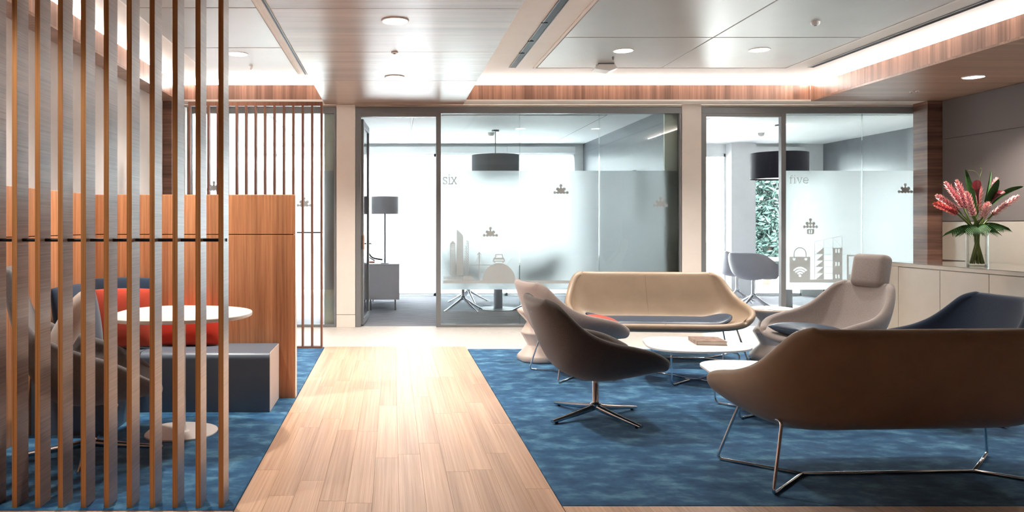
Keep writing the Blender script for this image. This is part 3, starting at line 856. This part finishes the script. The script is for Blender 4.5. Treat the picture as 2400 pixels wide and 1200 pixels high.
def sofa(label, loc, rotz, cushion=True):
    t = thing('sofa', label, 'sofa', loc, rotz, group='tan leather two-seat sofas')
    add_shell(t, M['tan'], CV, RV, .41, .06, 'shell', True)
    wire_base(t, .385, .355, .27, .30, .335, .085)
    return t
s1 = sofa('tan leather sofa in front seen from behind with wire legs', (2.455, 3.80, 0), math.radians(3.0))
s2 = sofa('tan leather sofa facing the camera with a long navy seat pad', (2.42, 7.08, 0), math.radians(180-5))
def sofa_pad(label, loc, rz):
    rows = []; n = 40; m = 16
    for i in range(n+1):
        u = -1+2*i/n; su = math.sin(u*PI/2); x = .64*su
        k = max(.02, (1-abs(su)**8))**.5; lift = .055*max(0, abs(su)-.72)**1.3*6
        rows.append([(x, .245*k*math.copysign(abs(math.cos(a))**.55, math.cos(a)), lift+.034*k*math.copysign(abs(math.sin(a))**.8, math.sin(a))) for a in [2*PI*q/m for q in range(m+1)]])
    mb = MB().grid(rows)
    o = mb.build('seat_pad', M['navy_pad'], None, smooth=True, loc=loc, rot=(math.radians(0), 0, rz))
    return tag(o, label, 'seat pad')
rz = math.radians(180-5)
pp = Matrix.Rotation(rz, 3, 'Z') @ Vector((0, .09, 0))
sofa_pad('long navy leather seat pad lying on the far tan sofa', (2.42+pp.x, 7.08+pp.y, .372), rz)
sofa_pad('long navy seat pad lying inside the front tan sofa', (2.455-.005, 3.80+.09, .372), math.radians(3.0))

def armchair(label, loc, rotz, mat, base='star', star=0.0, CVx=CV, RVx=RV):
    t = thing('armchair', label, 'armchair', loc, rotz)
    add_shell(t, mat, CVx, RVx, 0.0, .06, 'shell')
    if base == 'star': star_base(t, star-rotz)
    else: wire_base(t, 0.0, .30, .25, .22, .315, .07, r=.007)
    return t
c1 = armchair('dark grey armchair on a chrome four-star base beside the walkway', (1.305, 4.936, 0), facing(1, .10), M['grey_dark'], 'star', math.radians(31))
c2 = armchair('pale grey armchair on wire legs holding a red cushion', (1.47, 6.30, 0), facing(1, .20), M['grey_warm'], 'wire')
c3 = armchair('grey lounge chair with a padded headrest in front of the cream counter', (3.40, 6.02, 0), facing(-.97, -.24), M['grey_mid'], 'star', .6)
hr = MB().box(-.155, .155, -.058, .058, -.132, .132).build('headrest', M['grey_mid'], c3, smooth=True, loc=(0, -.425, .885), rot=(math.radians(10), 0, 0))
bv = hr.modifiers.new('round', 'BEVEL'); bv.width = .048; bv.segments = 6; bv.limit_method = 'NONE'
MB().box(-.05, .05, -.45, -.425, .70, .84).build('headrest_strap', M['grey_mid'], c3, bevel=.006)
c4 = armchair('navy armchair behind the front sofa near the counter', (3.58, 4.98, 0), facing(-1, -.05), M['navy_chair'], 'star', .4)
def loose(name, label, cat, mat, w, d, t, loc, rot, e=3.5, group=None):
    return tag(pad(name, mat, None, w, d, t, loc, rot, e), label, cat, group)
f = Vector((1, .20, 0)).normalized()
loose('cushion', 'red cushion lying on the pale grey wire-legged armchair', 'cushion', M['red2'], .40, .36, .13, (1.47+f.x*.17, 6.30+f.y*.17, .435), (math.radians(3), 0, facing(1, .2)))
f = Vector((-.97, -.24, 0)).normalized()
loose('cushion', 'navy leather cushion on the seat of the headrest chair', 'cushion', M['navy_pad'], .44, .42, .11, (3.40+f.x*.16, 6.02+f.y*.16, .425), (math.radians(4), 0, facing(-.97, -.24)))

# ------------------------------------------------------------------ low tables, stools, book
def tri_outline(a, b, n=48, k=.10):
    out = []
    for i in range(n):
        t = 2*PI*i/n; r = 1+k*math.cos(3*t); e = 2.4
        c, s = math.cos(t), math.sin(t)
        q = (abs(c)**e+abs(s)**e)**(-1/e)
        out.append((a*c*q*r, b*s*q*r))
    return out
def low_table(name, label, loc, rotz, a, b, h, feet, j):
    t = thing(name, label, 'table', loc, rotz, group='white low tables on wire legs')
    ol = tri_outline(a, b, k=.07)
    MB().slab(ol, h-.016, h).build('tabletop', M['white'], t, bevel=.003)
    r = .007; zf = .019
    for (fx, fy) in feet:
        l = math.hypot(fx, fy); ux, uy = fx/l, fy/l
        mb = MB().tube([(j*ux, j*uy, zf+r), (fx, fy, zf+r), (fx*1.04, fy*1.04, h-.03), (fx*.72, fy*.72, h-.026)], r, 10, .035)
        mb.build('leg', M['chrome'], t, smooth=True)
    MB().tube([(-j*.9, 0, zf+r), (j*.9, 0, zf+r)], r, 8).build('floor_rod', M['chrome'], t, smooth=True)
    MB().tube([(0, -j*.6, h-.025), (0, j*.6, h-.025)], r, 8).build('cross_rod', M['chrome'], t, smooth=True)
    return t
low_table('coffee_table', 'large white coffee table with a book on it', (2.39, 6.10, 0), math.radians(-12), .40, .38, .305, ((-.28, .26), (-.20, -.28), (.28, -.22), (.27, .26)), .07)
low_table('side_table', 'smaller white low table half hidden by the front sofa', (2.46, 5.02, 0), math.radians(-8), .43, .33, .305, ((-.27, .24), (-.24, -.19), (.26, -.2), (.26, .2)), .06)
t = thing('book', 'brown hardback book lying on the large white coffee table', 'book', (2.525, 6.16, .3055), math.radians(-8))
MB().box(-.115, .115, -.14, .14, 0, .004).box(-.115, .115, -.14, .14, .026, .030).box(-.115, -.111, -.14, .14, .004, .026).build('cover', M['book'], t)
MB().box(-.110, .111, -.136, .136, .0042, .0258).build('pages', M['paper'], t)
def stool(label, loc, rz):
    t = thing('faceted_stool', label, 'stool', loc, rz, group='beige faceted stools')
    prof = [(.185, 0), (.196, .012), (.196, .05), (.186, .062), (.110, .140), (.106, .150), (.160, .246), (.164, .256), (.158, .266), (.112, .345), (.110, .355), (.186, .435), (.194, .446), (.194, .462), (.186, .470)]
    mb = MB().lathe(prof, 9)
    mb.build('body', M['stool'], t, bevel=0, auto=60)
    MB().lathe([(.176, .4702), (.176, .474), (.170, .476)], 36).build('top', M['white'], t, auto=40)
stool('beige faceted stool beside the pale grey wire-legged armchair', (1.33, 6.98, .0185), .2)
stool('beige faceted stool between the far sofa and the headrest chair', (3.46, 7.0, .0185), .5)

# ------------------------------------------------------------------ front slatted screen
SY = 3.345; PITCH = .0999; SW = .0224; SD = .105
def screen(label, y, x_first, n, pitch, w, d, h, mats, rod_z, rod_r, rail):
    t = thing('slatted_screen', label, 'screen', (0, y, .018), group='slatted wooden screens')
    mb = MB()
    x0, x1 = -w/2, w/2
    mb.add([(x0,0,0),(x1,0,0),(x1,d,0),(x0,d,0),(x0,0,h),(x1,0,h),(x1,d,h),(x0,d,h)], [(0,3,2,1),(4,5,6,7),(0,1,5,4),(2,3,7,6)], 0)
    nb = len(mb.v)
    mb.add([(x1,0,0),(x1,d,0),(x1,d,h),(x1,0,h),(x0,0,0),(x0,d,0),(x0,d,h),(x0,0,h)], [(0,1,2,3),(4,7,6,5)], 1)
    me = mb.mesh('slat', mats, recalc=False)
    bm = bmesh.new(); bm.from_mesh(me); bmesh.ops.remove_doubles(bm, verts=bm.verts, dist=1e-6); bmesh.ops.recalc_face_normals(bm, faces=bm.faces); bm.to_mesh(me); bm.free()
    for i in range(n):
        o = bpy.data.objects.new('slat', me); link(o, t); o.location = (x_first+pitch*i+w/2, 0, rail)
    a, b = x_first, x_first+pitch*(n-1)+w
    if rail > 0: MB().box(a, b, 0, d, 0, rail).build('bottom_rail', mats[0], t)
    MB().box(a, b, 0, d, h+rail, h+rail+.04).build('top_rail', mats[0], t)
    MB().tube([(a, d/2, rod_z), (b+.004, d/2, rod_z)], rod_r, 12).build('rod', M['black'], t, smooth=True)
    return t
SX0 = (28-VX)*SY/F
screen('tall wooden slatted screen in the left foreground', SY, SX0-PITCH*6, 16, PITCH, SW, SD, 2.40, [M['slat_edge'], M['slat_face']], 1.165, .0075, 0)
BYS = 7.66
screen('narrower slatted screen behind the wooden booth', BYS, (751-VX)*BYS/F-.0942*14, 15, .0942, .0195, .06, 2.40, [M['slat_back'], M['slat_back']], 1.155, .006, .02)

# ------------------------------------------------------------------ booth
PY = 5.46; PH = 1.465; XP = -2.12
t = thing('booth_partition', 'chest high wooden booth partition behind the bench', 'partition', ((XP-.695)/2, PY, .018))
cx = (XP-.695)/2; hw = (-.695-XP)/2
MB().box(-hw, hw, 0, .09, 0, 1.160).build('lower_panel', M['booth'], t, bevel=.002)
MB().box(-hw, hw, 0, .09, 1.166, PH-.018).build('upper_panel', M['booth'], t, bevel=.002)
MB().box(-hw+.01, hw-.01, .012, .078, 1.150, 1.175).build('core', M['pillar'], t)
MB().box(hw+.0005, hw+.004, .004, .088, 0, PH-.02).build('edge_strip', M['white'], t)
MB().box(hw-.285, hw-.262, -.012, 0, .24, .30).build('socket', M['black'], t, bevel=.003)
t = thing('booth_partition', 'wooden side partition of the booth along the left', 'partition', (XP-.09, 4.4, .018))
for a, c in ((3.52, 4.46), (4.464, PY+.09)):
    MB().box(0, .089, a-4.4, c-4.4, 0, 1.160).build('lower_panel', M['booth'], t, bevel=.002)
    MB().box(.012, .078, a-4.4+.01, c-4.4-.01, 1.150, 1.175).build('core', M['pillar'], t)
    MB().box(0, .089, a-4.4, c-4.4, 1.166, PH-.018).build('upper_panel', M['booth'], t, bevel=.002)
def bench(label, x0, x1, y0, y1, ends):
    t = thing('bench', label, 'bench', ((x0+x1)/2, (y0+y1)/2, .018), group='blue grey upholstered benches')
    w, d = (x1-x0)/2, (y1-y0)/2
    rr = .045; pr = [(-d, 0), (-d, .392-rr)]+[(-d+rr-rr*math.cos(a), .392-rr+rr*math.sin(a)) for a in [PI/2*k/8 for k in range(1, 9)]]+[(d, .392), (d, 0)]
    n = len(pr); fs = [tuple(range(n)), tuple(range(2*n-1, n-1, -1))]+[(k, n+k, n+(k+1) % n, (k+1) % n) for k in range(n)]
    MB().add([(-w, a, b) for a, b in pr]+[(w, a, b) for a, b in pr], fs).build('cushion_block', M['bench'], t, auto=30)
    for s_ in ends:
        x = s_*w; m2 = MB().add([(x, a*.985, b*.985+.003) for a, b in pr]+[(x+s_*.004, a*.985, b*.985+.003) for a, b in pr], fs)
        m2.build('end_panel', M['bench_end'], t)
    return t
bench('blue grey bench against the booth back below the round table', -1.66, -.81, 5.045, PY-.002, (1,))
bench('blue grey bench along the side partition behind the grey swivel chair', XP+.002, -1.665, 4.50, PY-.002, ())
# round pedestal table
t = thing('pedestal_table', 'white round pedestal table standing in the booth', 'table', (-1.255, 4.56, .018))
MB().slab(tri_outline(.40, .40, 56, .035), .690, .712).build('tabletop', M['white'], t, bevel=.005)
MB().lathe([(.05, .010), (.032, .02), (.026, .05), (.026, .64), (.06, .69)], 24).build('column', M['white'], t, auto=50)
MB().slab(tri_outline(.205, .205, 48, .035), 0, .011).build('base_plate', M['white'], t, bevel=.003)
# high-back swivel chair inside the booth
CVH = [(-.395, 1.0), (-.345, .78), (-.285, .55), (-.185, .365), (-.02, .318), (.16, .335), (.30, .36), (.35, .35)]
RVH = [(.20, -.365, 1.0), (.245, -.335, .865), (.29, -.285, .74), (.335, -.195, .665), (.355, -.05, .60), (.35, .12, .535), (.31, .25, .46), (.24, .33, .39)]
c5 = armchair('high-backed grey swivel chair behind the front slats', (-1.60, 4.06, .018), facing(.93, .36), fabric('booth_chair_wool', (.155, .14, .14), .3), 'star', .25, CVH, RVH)
MB().tube([(.0, .02, .30), (.0, -.0, .29)], .02, 8).box(-.012, .012, -.03, .20, .296, .306).build('tilt_lever', M['brass'], c5, rot=(0, 0, math.radians(-50)))
loose('cushion', 'pale beige cushion on the high-backed swivel chair', 'cushion', M['beige_cush'], .42, .42, .13, (-1.70, 4.03, .715), (math.radians(62), 0, facing(.93, .36)), 2.6)
# loose cushions on the benches
loose('cushion', 'bright red oblong cushion lying on the booth bench under the table', 'cushion', M['red'], .47, .27, .15, (-1.43, 5.36, .545), (math.radians(84), 0, 0), 2.8, 'cushions on the booth benches')
loose('cushion', 'orange-red square cushion leaning on the booth back', 'cushion', M['red2'], .40, .40, .13, (-1.83, 5.215, .62), (math.radians(80), 0, math.radians(6)), 2.8, 'cushions on the booth benches')
loose('cushion', 'navy cushion leaning behind the orange-red one', 'cushion', M['navy'], .46, .46, .12, (-1.86, 5.352, .655), (math.radians(82), 0, math.radians(3)), 2.8, 'cushions on the booth benches')
loose('cushion', 'navy cushion propped against the side partition', 'cushion', M['navy'], .46, .46, .13, (-1.995, 4.87, .645), (math.radians(80), 0, math.radians(80)), 2.8, 'cushions on the booth benches')

# ------------------------------------------------------------------ counter with flowers
CX0, CH, CY1 = 5.50, .842, 8.53
t = thing('counter', 'glossy cream counter with cupboard doors along the grey wall', 'counter', (CX0, CY1, 0))
MB().box(.02, 1.005, -7.0, -.02, .10, CH-.045).build('carcass', M['gloss_cream'], t)
MB().box(.06, 1.0, -6.98, -.05, 0, .098).build('plinth', M['frame'], t)
MB().box(-.0, .019, -.175, -.0, .0, CH-.045).build('end_panel', M['gloss_cream'], t, bevel=.002)
MB().box(.0195, 1.005, -.019, 0, 0, CH-.045).build('end_panel', M['gloss_cream'], t, bevel=.002)
y = -.178
for k in range(10):
    d = MB().box(0, .019, y-.632, y-.003, .105, CH-.05).build('door', M['gloss_cream'], t, bevel=.002); y -= .635
MB().box(-.004, 1.008, -7.0, .004, CH-.043, CH-.004).build('worktop_edge', M['gloss_cream'], t, bevel=.002)
MB().box(-.008, 1.008, -7.0, .008, CH-.0035, CH).build('worktop', M['stone'], t, bevel=.001)
VP_ = px(2290, 624, 7.6); VP_.z = CH
t = thing('vase', 'clear glass cylinder vase of flowers on the cream counter', 'vase', VP_)
vr = .095
MB().lathe([(vr-.01, 0), (vr, .004), (vr, .385)], 32, caps=False).build('glass_wall', M['clear'], t, auto=40)
MB().lathe([(.001, .0), (vr-.0105, .0), (vr-.0105, .016), (.001, .016)], 32, caps=False).build('thick_base', M['clear'], t, auto=40)
MB().lathe([(.001, .11), (vr-.002, .11)], 32, caps=False).build('water_surface', M['clear'], t)
def fl_pt(x, y, dz=0.0): return px(x, y, 7.6+dz)
FG = 'cut flowers and leaves in the vase'
def stem_pts(base, i):
    a = i*2.4; foot = Vector((VP_.x+.055*math.cos(a), VP_.y+.055*math.sin(a), CH+.024)); neck = Vector((VP_.x+.05*math.cos(a+2.6), VP_.y+.05*math.sin(a+2.6), CH+.37))
    neck = neck*.6+Vector((base.x, base.y, CH+.37))*.05+Vector((VP_.x, VP_.y, CH+.37))*.35
    return [foot, neck, base]
def spike(i, tip, base, dz, label, mat='pink', r=.027, dark=True):
    A, B = fl_pt(*tip, dz), fl_pt(*base, dz*.7)
    t = thing('pink_flower', label, 'flower', B, group=FG)
    pts = [p-B for p in stem_pts(B, i)]
    MB().tube([pts[0], pts[1], pts[2]], .0085, 7, .08).build('stem', M['stem'], t, smooth=True)
    d = (A-B); n = 13; ax = d.normalized(); s1 = ax.orthogonal().normalized(); s2 = ax.cross(s1)
    mb = MB(); core = MB()
    core.tube([Vector((0, 0, 0)), d*.5, d*.98], r*.72, 8, r2=r*.4).build('core', M['pink2'], t, smooth=True)
    for k in range(n):
        u = k/(n-1); c = d*u; rr = r*(1.0 if u < .8 else 1.15-.9*(u-.8)/.2*.8)
        for q in range(7):
            a = 2*PI*(q+.5*(k % 2))/7; o = s1*math.cos(a)+s2*math.sin(a); w = s2*math.cos(a)-s1*math.sin(a)
            p = c+o*rr*.6
            mb.add([p-ax*.012, p+w*.010+o*rr*.35, p+ax*.020+o*rr*.75, p-w*.010+o*rr*.35], [(0, 1, 2, 3)], 0)
    mb.build('petals', M[mat], t, recalc=False)
    return t
spike(0, (2217, 429), (2257, 483), .02, 'tall pink flower spike leaning left in the vase')
spike(1, (2243, 425), (2266, 486), -.05, 'tall pink flower spike beside the long upright leaf')
spike(2, (2197, 459), (2243, 491), .05, 'pink flower spike leaning far left above the coral bloom')
spike(3, (2192, 477), (2240, 499), -.06, 'coral pink drooping bloom lowest on the left', 'coral')
spike(4, (2266, 452), (2281, 503), -.10, 'short pale pink spike in the middle of the bouquet')
spike(5, (2315, 476), (2304, 509), -.10, 'short pale pink spike right of the vase centre', r=.028)
spike(6, (2384, 461), (2328, 501), .0, 'pink flower spike leaning far right')
spike(7, (2336, 420), (2314, 478), .08, 'pink flower spike behind the broad right leaf')
spike(8, (2297, 440), (2293, 492), .05, 'pink spike behind the dark red lily')
def blade(i, pts, w, dz, label, name='strap_leaf', stem=True):
    P = [fl_pt(x, y, dz*k/(len(pts)-1)) for k, (x, y) in enumerate(pts)]
    t = thing(name, label, 'leaf', P[0], group=FG)
    rows = []; n = 12
    for k in range(n+1):
        u = k/n; c = Vector(cr([tuple(p) for p in P], u)); d = (Vector(cr([tuple(p) for p in P], min(1, u+.03)))-Vector(cr([tuple(p) for p in P], max(0, u-.03)))).normalized()
        s = d.cross(Vector((0, 1, 0))).normalized(); ww = w*math.sin(PI*min(1, .12+.88*u))**.7 if u < 1 else 0.001
        rows.append([c-P[0]-s*ww, c-P[0]+Vector((0, .012, 0)), c-P[0]+s*ww])
    MB().grid(rows).build('blade', M['leaf'], t, smooth=True, recalc=False)
    if stem:
        q = [p-P[0] for p in stem_pts(P[0], i)]
        MB().tube(q, .006, 7, .08).build('stem', M['stem'], t, smooth=True)
blade(9, [(2285, 510), (2280, 470), (2271, 430), (2263, 397)], .036, .05, 'long upright green leaf at the top of the bouquet')
blade(10, [(2312, 490), (2322, 462), (2332, 440), (2341, 420)], .042, -.06, 'broad green leaf on the right of the bouquet')
blade(11, [(2322, 480), (2345, 458), (2372, 444), (2399, 437)], .026, .08, 'green leaf pointing right out of the bouquet')
blade(12, [(2303, 495), (2314, 455), (2320, 425), (2323, 402)], .014, .12, 'thin dark leaf behind the broad right leaf')
def calla(i, top, base, label):
    A, B = fl_pt(*top, -.03), fl_pt(*base, -.03)
    t = thing('dark_lily', label, 'flower', B, group=FG)
    MB().tube([p-B for p in stem_pts(B, i)], .006, 7, .08).build('stem', M['stem'], t, smooth=True)
    d = A-B; mb = MB(); rows = []
    ax = d.normalized(); s1 = ax.orthogonal().normalized(); s2 = ax.cross(s1)
    for k in range(9):
        u = k/8; r = .006+.032*u**2.2
        rows.append([d*u*(1+.25*math.cos(a)*u)+(s1*math.cos(a)+s2*math.sin(a))*r for a in [2*PI*q/14 for q in range(15)]])
    mb.grid(rows).build('bloom', M['calla'], t, smooth=True, recalc=False)
calla(13, (2289, 433), (2293, 478), 'dark red lily in the middle of the bouquet')
calla(14, (2344, 450), (2318, 480), 'small dark red lily behind the right leaves')
def palm(i, tip, label, dz):
    B = Vector((VP_.x, VP_.y, CH+.40)); A = fl_pt(*tip, dz); t = thing('palm_leaf', label, 'leaf', B, group=FG)
    d = A-B; d2 = Vector((d.x, d.y, 0)).normalized()
    MB().tube([Vector((0, 0, 0)), d*.5+Vector((0, 0, .03)), d*.98], .003, 6, .03).build('rib', M['leaf'], t, smooth=True)
    for k in range(12):
        u = .12+.88*k/11
        for s in (-1, 1):
            side = d2.cross(Vector((0, 0, 1)))*s; c = d*u+Vector((0, 0, .03*math.sin(PI*u))); l = .15*(1.15-.5*u)
            e = c+side*l*.7+d2*l*.6+Vector((0, 0, -l*.75)); w = d2*.010
            MB().add([c-w, c+w, (c+e)/2+w*1.1+Vector((0, 0, .012)), e, (c+e)/2-w*1.1+Vector((0, 0, .012))], [(0, 1, 2, 3, 4)]).build('leaflet', M['leaf'], t, recalc=False)
palm(0, (2232, 540), 'fringed palm leaf hanging over the left of the vase', -.04)
palm(1, (2348, 528), 'fringed palm leaf hanging over the right of the vase', -.02)
palm(2, (2262, 540), 'fringed palm leaf hanging over the front left of the vase', -.20)
palm(3, (2322, 536), 'fringed palm leaf hanging over the front right of the vase', -.20)
palm(4, (2300, 516), 'fringed palm leaf rising behind the flower stems', .18)
MBt = MB().tube([fl_pt(2293, 440, .1), fl_pt(2296, 415, .1), fl_pt(2300, 405, .1), fl_pt(2302, 396, .1), fl_pt(2297, 393, .1), fl_pt(2300, 400, .1)], .0022, 5, .02).tube([fl_pt(2296, 415, .1), fl_pt(2288, 401, .1), fl_pt(2270, 399, .1)], .0018, 5, .03)
tag(MBt.build('curly_twig', M['stem'], None, smooth=True), 'thin curly green twig above the bouquet', 'twig', FG)

# ------------------------------------------------------------------ ceiling fittings
def downlight(x, y, z, label, power=185.0, r=.10, cone=125, blend=.8):
    t = thing('downlight', label, 'downlight', (x, y, z), group='recessed ceiling downlights')
    MB().lathe([(r*.86, -.002), (r*.9, -.008), (r, -.006), (r, .0)], 36, caps=False).build('rim', M['white'], t, auto=50)
    MB().lathe([(.001, -.004), (r*.87, -.004), (r*.87, -.001)], 36, caps=False).build('lens', M['lamp'], t)
    l = bpy.data.lights.new('lamp_beam', 'SPOT'); l.energy = power; l.spot_size = math.radians(cone); l.spot_blend = blend; l.shadow_soft_size = .08; l.color = (1, .94, .87)
    lo = bpy.data.objects.new('lamp_beam', l); link(lo, t); lo.location = (0, 0, -.02)
    return t
def at(x, y, h): Z = (h-EYE)*F/(VY-y); return ((x-VX)*Z/F, Z, h)
for x, y, h, lb in ((926, 48, H_SOF, 'nearer round downlight in the dropped wooden ceiling'), (925, 180, H_SOF, 'farther round downlight in the dropped wooden ceiling'),
                  (1461, 118, H_CEIL-.011, 'round downlight in the left row of metal ceiling panels'), (1780, 116, H_CEIL-.011, 'round downlight in the right row of metal ceiling panels'),
                  (558, 126, H_CEIL-.011, 'round downlight above the wooden booth'), (2282, 180, H_SOF, 'round downlight in the wooden soffit above the counter')):
    p = at(x, y, h); downlight(p[0], p[1], h, lb)
for x, y, h, lb in (
                  (-1.57, 5.0, H_CEIL-.011, 'downlight over the round booth table'),  (5.75, 5.2, H_SOF, 'downlight over the near end of the counter')):
    downlight(x, y, h, lb)
downlight(2.27, 5.2, H_CEIL-.011, 'added unseen downlight over the front sofa', 55, cone=88)  # invented lamp beyond the frame, continues the coffer row, kept dim
downlight(3.61, 5.2, H_CEIL-.011, 'added unseen downlight over the navy armchair', 55, cone=88)  # second invented lamp out of view, narrow and weak
downlight(-2.0, 2.55, H_CEIL-.002, 'added unseen downlight in front of the slatted foreground screen', 110, cone=100, blend=.35)  # added out of view to light the slat fronts, cone clears the sofa
def small_fit(x, y, h, label, r=.03, cat='detector', drop=.012, mat='white', name='ceiling_sensor'):
    p = at(x, y, h); t = thing(name, label, cat, p)
    MB().lathe([(r, 0), (r, -drop*.5), (r*.7, -drop), (.002, -drop)], 20, caps=False).build('body', M[mat], t, auto=50)
    MB().lathe([(r*.35, -drop), (r*.3, -drop-.006), (.001, -drop-.006)], 14, caps=False).build('sensor', M['frame'], t)
small_fit(925, 122, H_SOF, 'small round sensor between the two wooden ceiling downlights')
small_fit(1437, 133, H_CEIL-.011, 'tiny sprinkler behind the white ceiling projector', .012, 'sprinkler', .03, 'frame', 'sprinkler')
small_fit(1911, 51, H_CEIL-.011, 'small round detector on the right metal ceiling panel', .036, 'detector', .03)
small_fit(588, 155, H_CEIL-.011, 'small sprinkler above the booth', .02, 'sprinkler', .03, 'white', 'sprinkler')
small_fit(2136, 215, H_SOF, 'left of two tiny spots in the right soffit', .02, 'spotlight', .008, 'white', 'ceiling_spot')
small_fit(2150, 213, H_SOF, 'right of two tiny spots in the right soffit', .02, 'spotlight', .008, 'white', 'ceiling_spot')
p = at(1418, 150, H_CEIL-.011)
t = thing('ceiling_antenna', 'white wedge shaped wireless unit hanging below the metal ceiling panel', 'wireless unit', p)
MB().box(-.085, .085, -.05, .05, -.012, 0).build('mount', M['frame'], t)
MB().add([(-.12,-.06,-.06),(.04,-.06,-.085),(.12,-.06,-.055),(.09,-.06,-.013),(-.08,-.06,-.013),(-.12,.1,-.06),(.04,.1,-.085),(.12,.1,-.055),(.09,.1,-.013),(-.08,.1,-.013)],
         [(0,1,2,3,4),(9,8,7,6,5),(0,5,6,1),(1,6,7,2),(2,7,8,3),(3,8,9,4),(4,9,5,0)]).build('housing', M['white'], t, bevel=.004)

# ------------------------------------------------------------------ meeting room furniture
def pendant(label, x, y, r, top, bot, mat, rose):
    t = thing('pendant_lamp', label, 'pendant lamp', (x, y, H_RC-.012), group='drum pendant lamps')
    MB().lathe([(r, bot-H_RC), (r, top-H_RC), (r-.008, top-H_RC), (r-.008, bot-H_RC), (r, bot-H_RC)], 48, caps=False).build('shade', M[mat], t, auto=60)
    MB().lathe([(.001, top-H_RC-.03), (r-.009, top-H_RC-.03)], 32, caps=False).build('diffuser', M['white'], t)
    MB().lathe([(.001, bot-H_RC+.02), (r-.009, bot-H_RC+.02)], 32, caps=False).build('lower_diffuser', M['white'], t)
    MB().tube([(0, 0, top-H_RC-.03), (0, 0, 0)], .006, 8).build('rod', M['frame'], t)
    MB().lathe([(.055, -.022), (.055, 0)], 20).build('ceiling_rose', M['frame'], t)
pendant('charcoal drum pendant hanging in room six', 1.528, 11.41, .35, 2.295, 1.93, 'shade_mid', 0)
pendant('black drum pendant hanging in room five behind the door post', 5.436, 10.8, .375, 2.27, 1.905, 'shade', 0)
def smoke(x, y, h, label):
    p = at(x, y, h); t = thing('smoke_detector', label, 'detector', (p[0], p[1], h))
    MB().lathe([(.05, 0), (.05, -.02), (.04, -.045), (.015, -.055), (.001, -.055)], 20, caps=False).build('body', M['white'], t, auto=50)
    MB().lathe([(.056, 0), (.056, -.006)], 20).build('base', M['white'], t)
smoke(1151, 311, H_RC-.012, 'white smoke detector on the ceiling of room six'); smoke(1783, 312, H_RC-.012, 'white smoke detector on the ceiling of room five')
def meeting_table(label, x, y):
    t = thing('meeting_table', label, 'table', (x, y, 0), group='meeting tables')
    MB().slab(tri_outline(.42, .92, 48, 0), .705, .73).build('tabletop', M['white'], t, bevel=.004)
    MB().lathe([(.065, .02), (.065, .70)], 28).build('pedestal', M['cab_grey'], t, auto=40)
    MB().lathe([(.30, 0), (.30, .010), (.07, .022)], 36).build('base_disc', M['frame'], t, auto=40)
    return t
meeting_table('white pedestal meeting table in room six', 1.567, 11.40); meeting_table('white pedestal meeting table in room five', 5.98, 11.62)
CVM = [(-.25, .83), (-.26, .72), (-.255, .60), (-.22, .475), (-.08, .44), (.08, .445), (.20, .45), (.24, .44)]
RVM = [(.21, -.235, .83), (.275, -.16, .80), (.31, -.05, .735), (.31, .06, .68), (.30, .16, .655), (.28, .235, .64), (.26, .25, .55), (.22, .25, .45)]
def meeting_chair(label, x, y, rz, star):
    t = thing('meeting_chair', label, 'chair', (x, y, 0), rz, group='grey tub meeting chairs')
    add_shell(t, M['chair_shell'], CVM, RVM, 0, .035, 'shell'); star_base(t, star-rz, .34, .22, .44, 'chrome', .022, .012)
    return t
meeting_chair('grey tub chair at the left side of the table in room six', 1.02, 11.10, facing(1, .15), .55)
meeting_chair('grey tub chair behind at the far left of the table in room six', 1.22, 12.35, facing(1, -.3), .2)
meeting_chair('grey tub chair at the right side of the table in room six', 2.28, 11.75, facing(-1, -.1), .5)
meeting_chair('grey tub chair nearest the glass right of the table in room six', 2.02, 10.95, facing(-1, .2), .9)
meeting_chair('grey tub chair seen from behind through the doorway of room five', 5.40, 11.50, facing(.8, .55), .6)
meeting_chair('grey tub chair partly hidden behind another in room five', 5.52, 12.30, facing(.9, -.1), .3)
meeting_chair('grey tub chair at the right side of the table in room five', 6.72, 11.55, facing(-1, 0), .5)
# cabinet with lamp in room six
t = thing('cabinet', 'grey low cabinet on thin legs inside the doorway of room six', 'cabinet', (-.14, 11.2, 0))
MB().box(-.24, .24, 0, 1.4, .158, .665).build('body', M['cab_grey'], t, bevel=.003)
MB().box(-.245, .245, -.005, 1.405, .666, .680).build('top', M['cab_grey'], t, bevel=.002)
for x in (-.18, .18):
    for y in (.05, 1.35): MB().box(x-.01, x+.01, y-.01, y+.01, 0, .158).build('leg', M['frame'], t)
t = thing('table_lamp', 'grey drum table lamp on the cabinet in room six', 'lamp', (-.112, 11.32, .680))
MB().lathe([(.06, 0), (.06, .008), (.01, .012), (.013, .02), (.013, .80)], 20).build('stand', M['frame'], t, auto=40)
MB().lathe([(.198, .73), (.198, .985), (.193, .985), (.193, .73), (.198, .73)], 40, caps=False).build('shade', M['shade_grey'], t, auto=50)
MB().lathe([(.001, .83), (.192, .83)], 20, caps=False).build('diffuser', M['white'], t)
t = thing('desk_stand', 'dark curved stand with a red edge lying on the grey cabinet', 'desk stand', (-.37, 11.58, .680))
MB().tube([(-.08, 0, .22), (.0, 0, .16), (.06, 0, .07), (.22, 0, .045)], .012, 8, .05).build('arm', M['black'], t, smooth=True)
MB().tube([(-.08, .0, .14), (.02, 0, .08), (.1, 0, .03)], .010, 8, .04).build('brace', M['frame'], t, smooth=True)
MB().box(-.06, .10, -.05, .05, 0, .018).build('foot', M['red2'], t, bevel=.004)
t = thing('wall_screen', 'dark flat screen mounted on the grey wall of room six', 'screen', (XA1-.03, 11.1, 1.68))
MB().box(-.02, .029, -.55, .55, -.32, .32).build('body', M['black'], t, bevel=.004)
MB().box(-.022, -.0205, -.54, .54, -.31, .31).build('display', M['screen'], t)
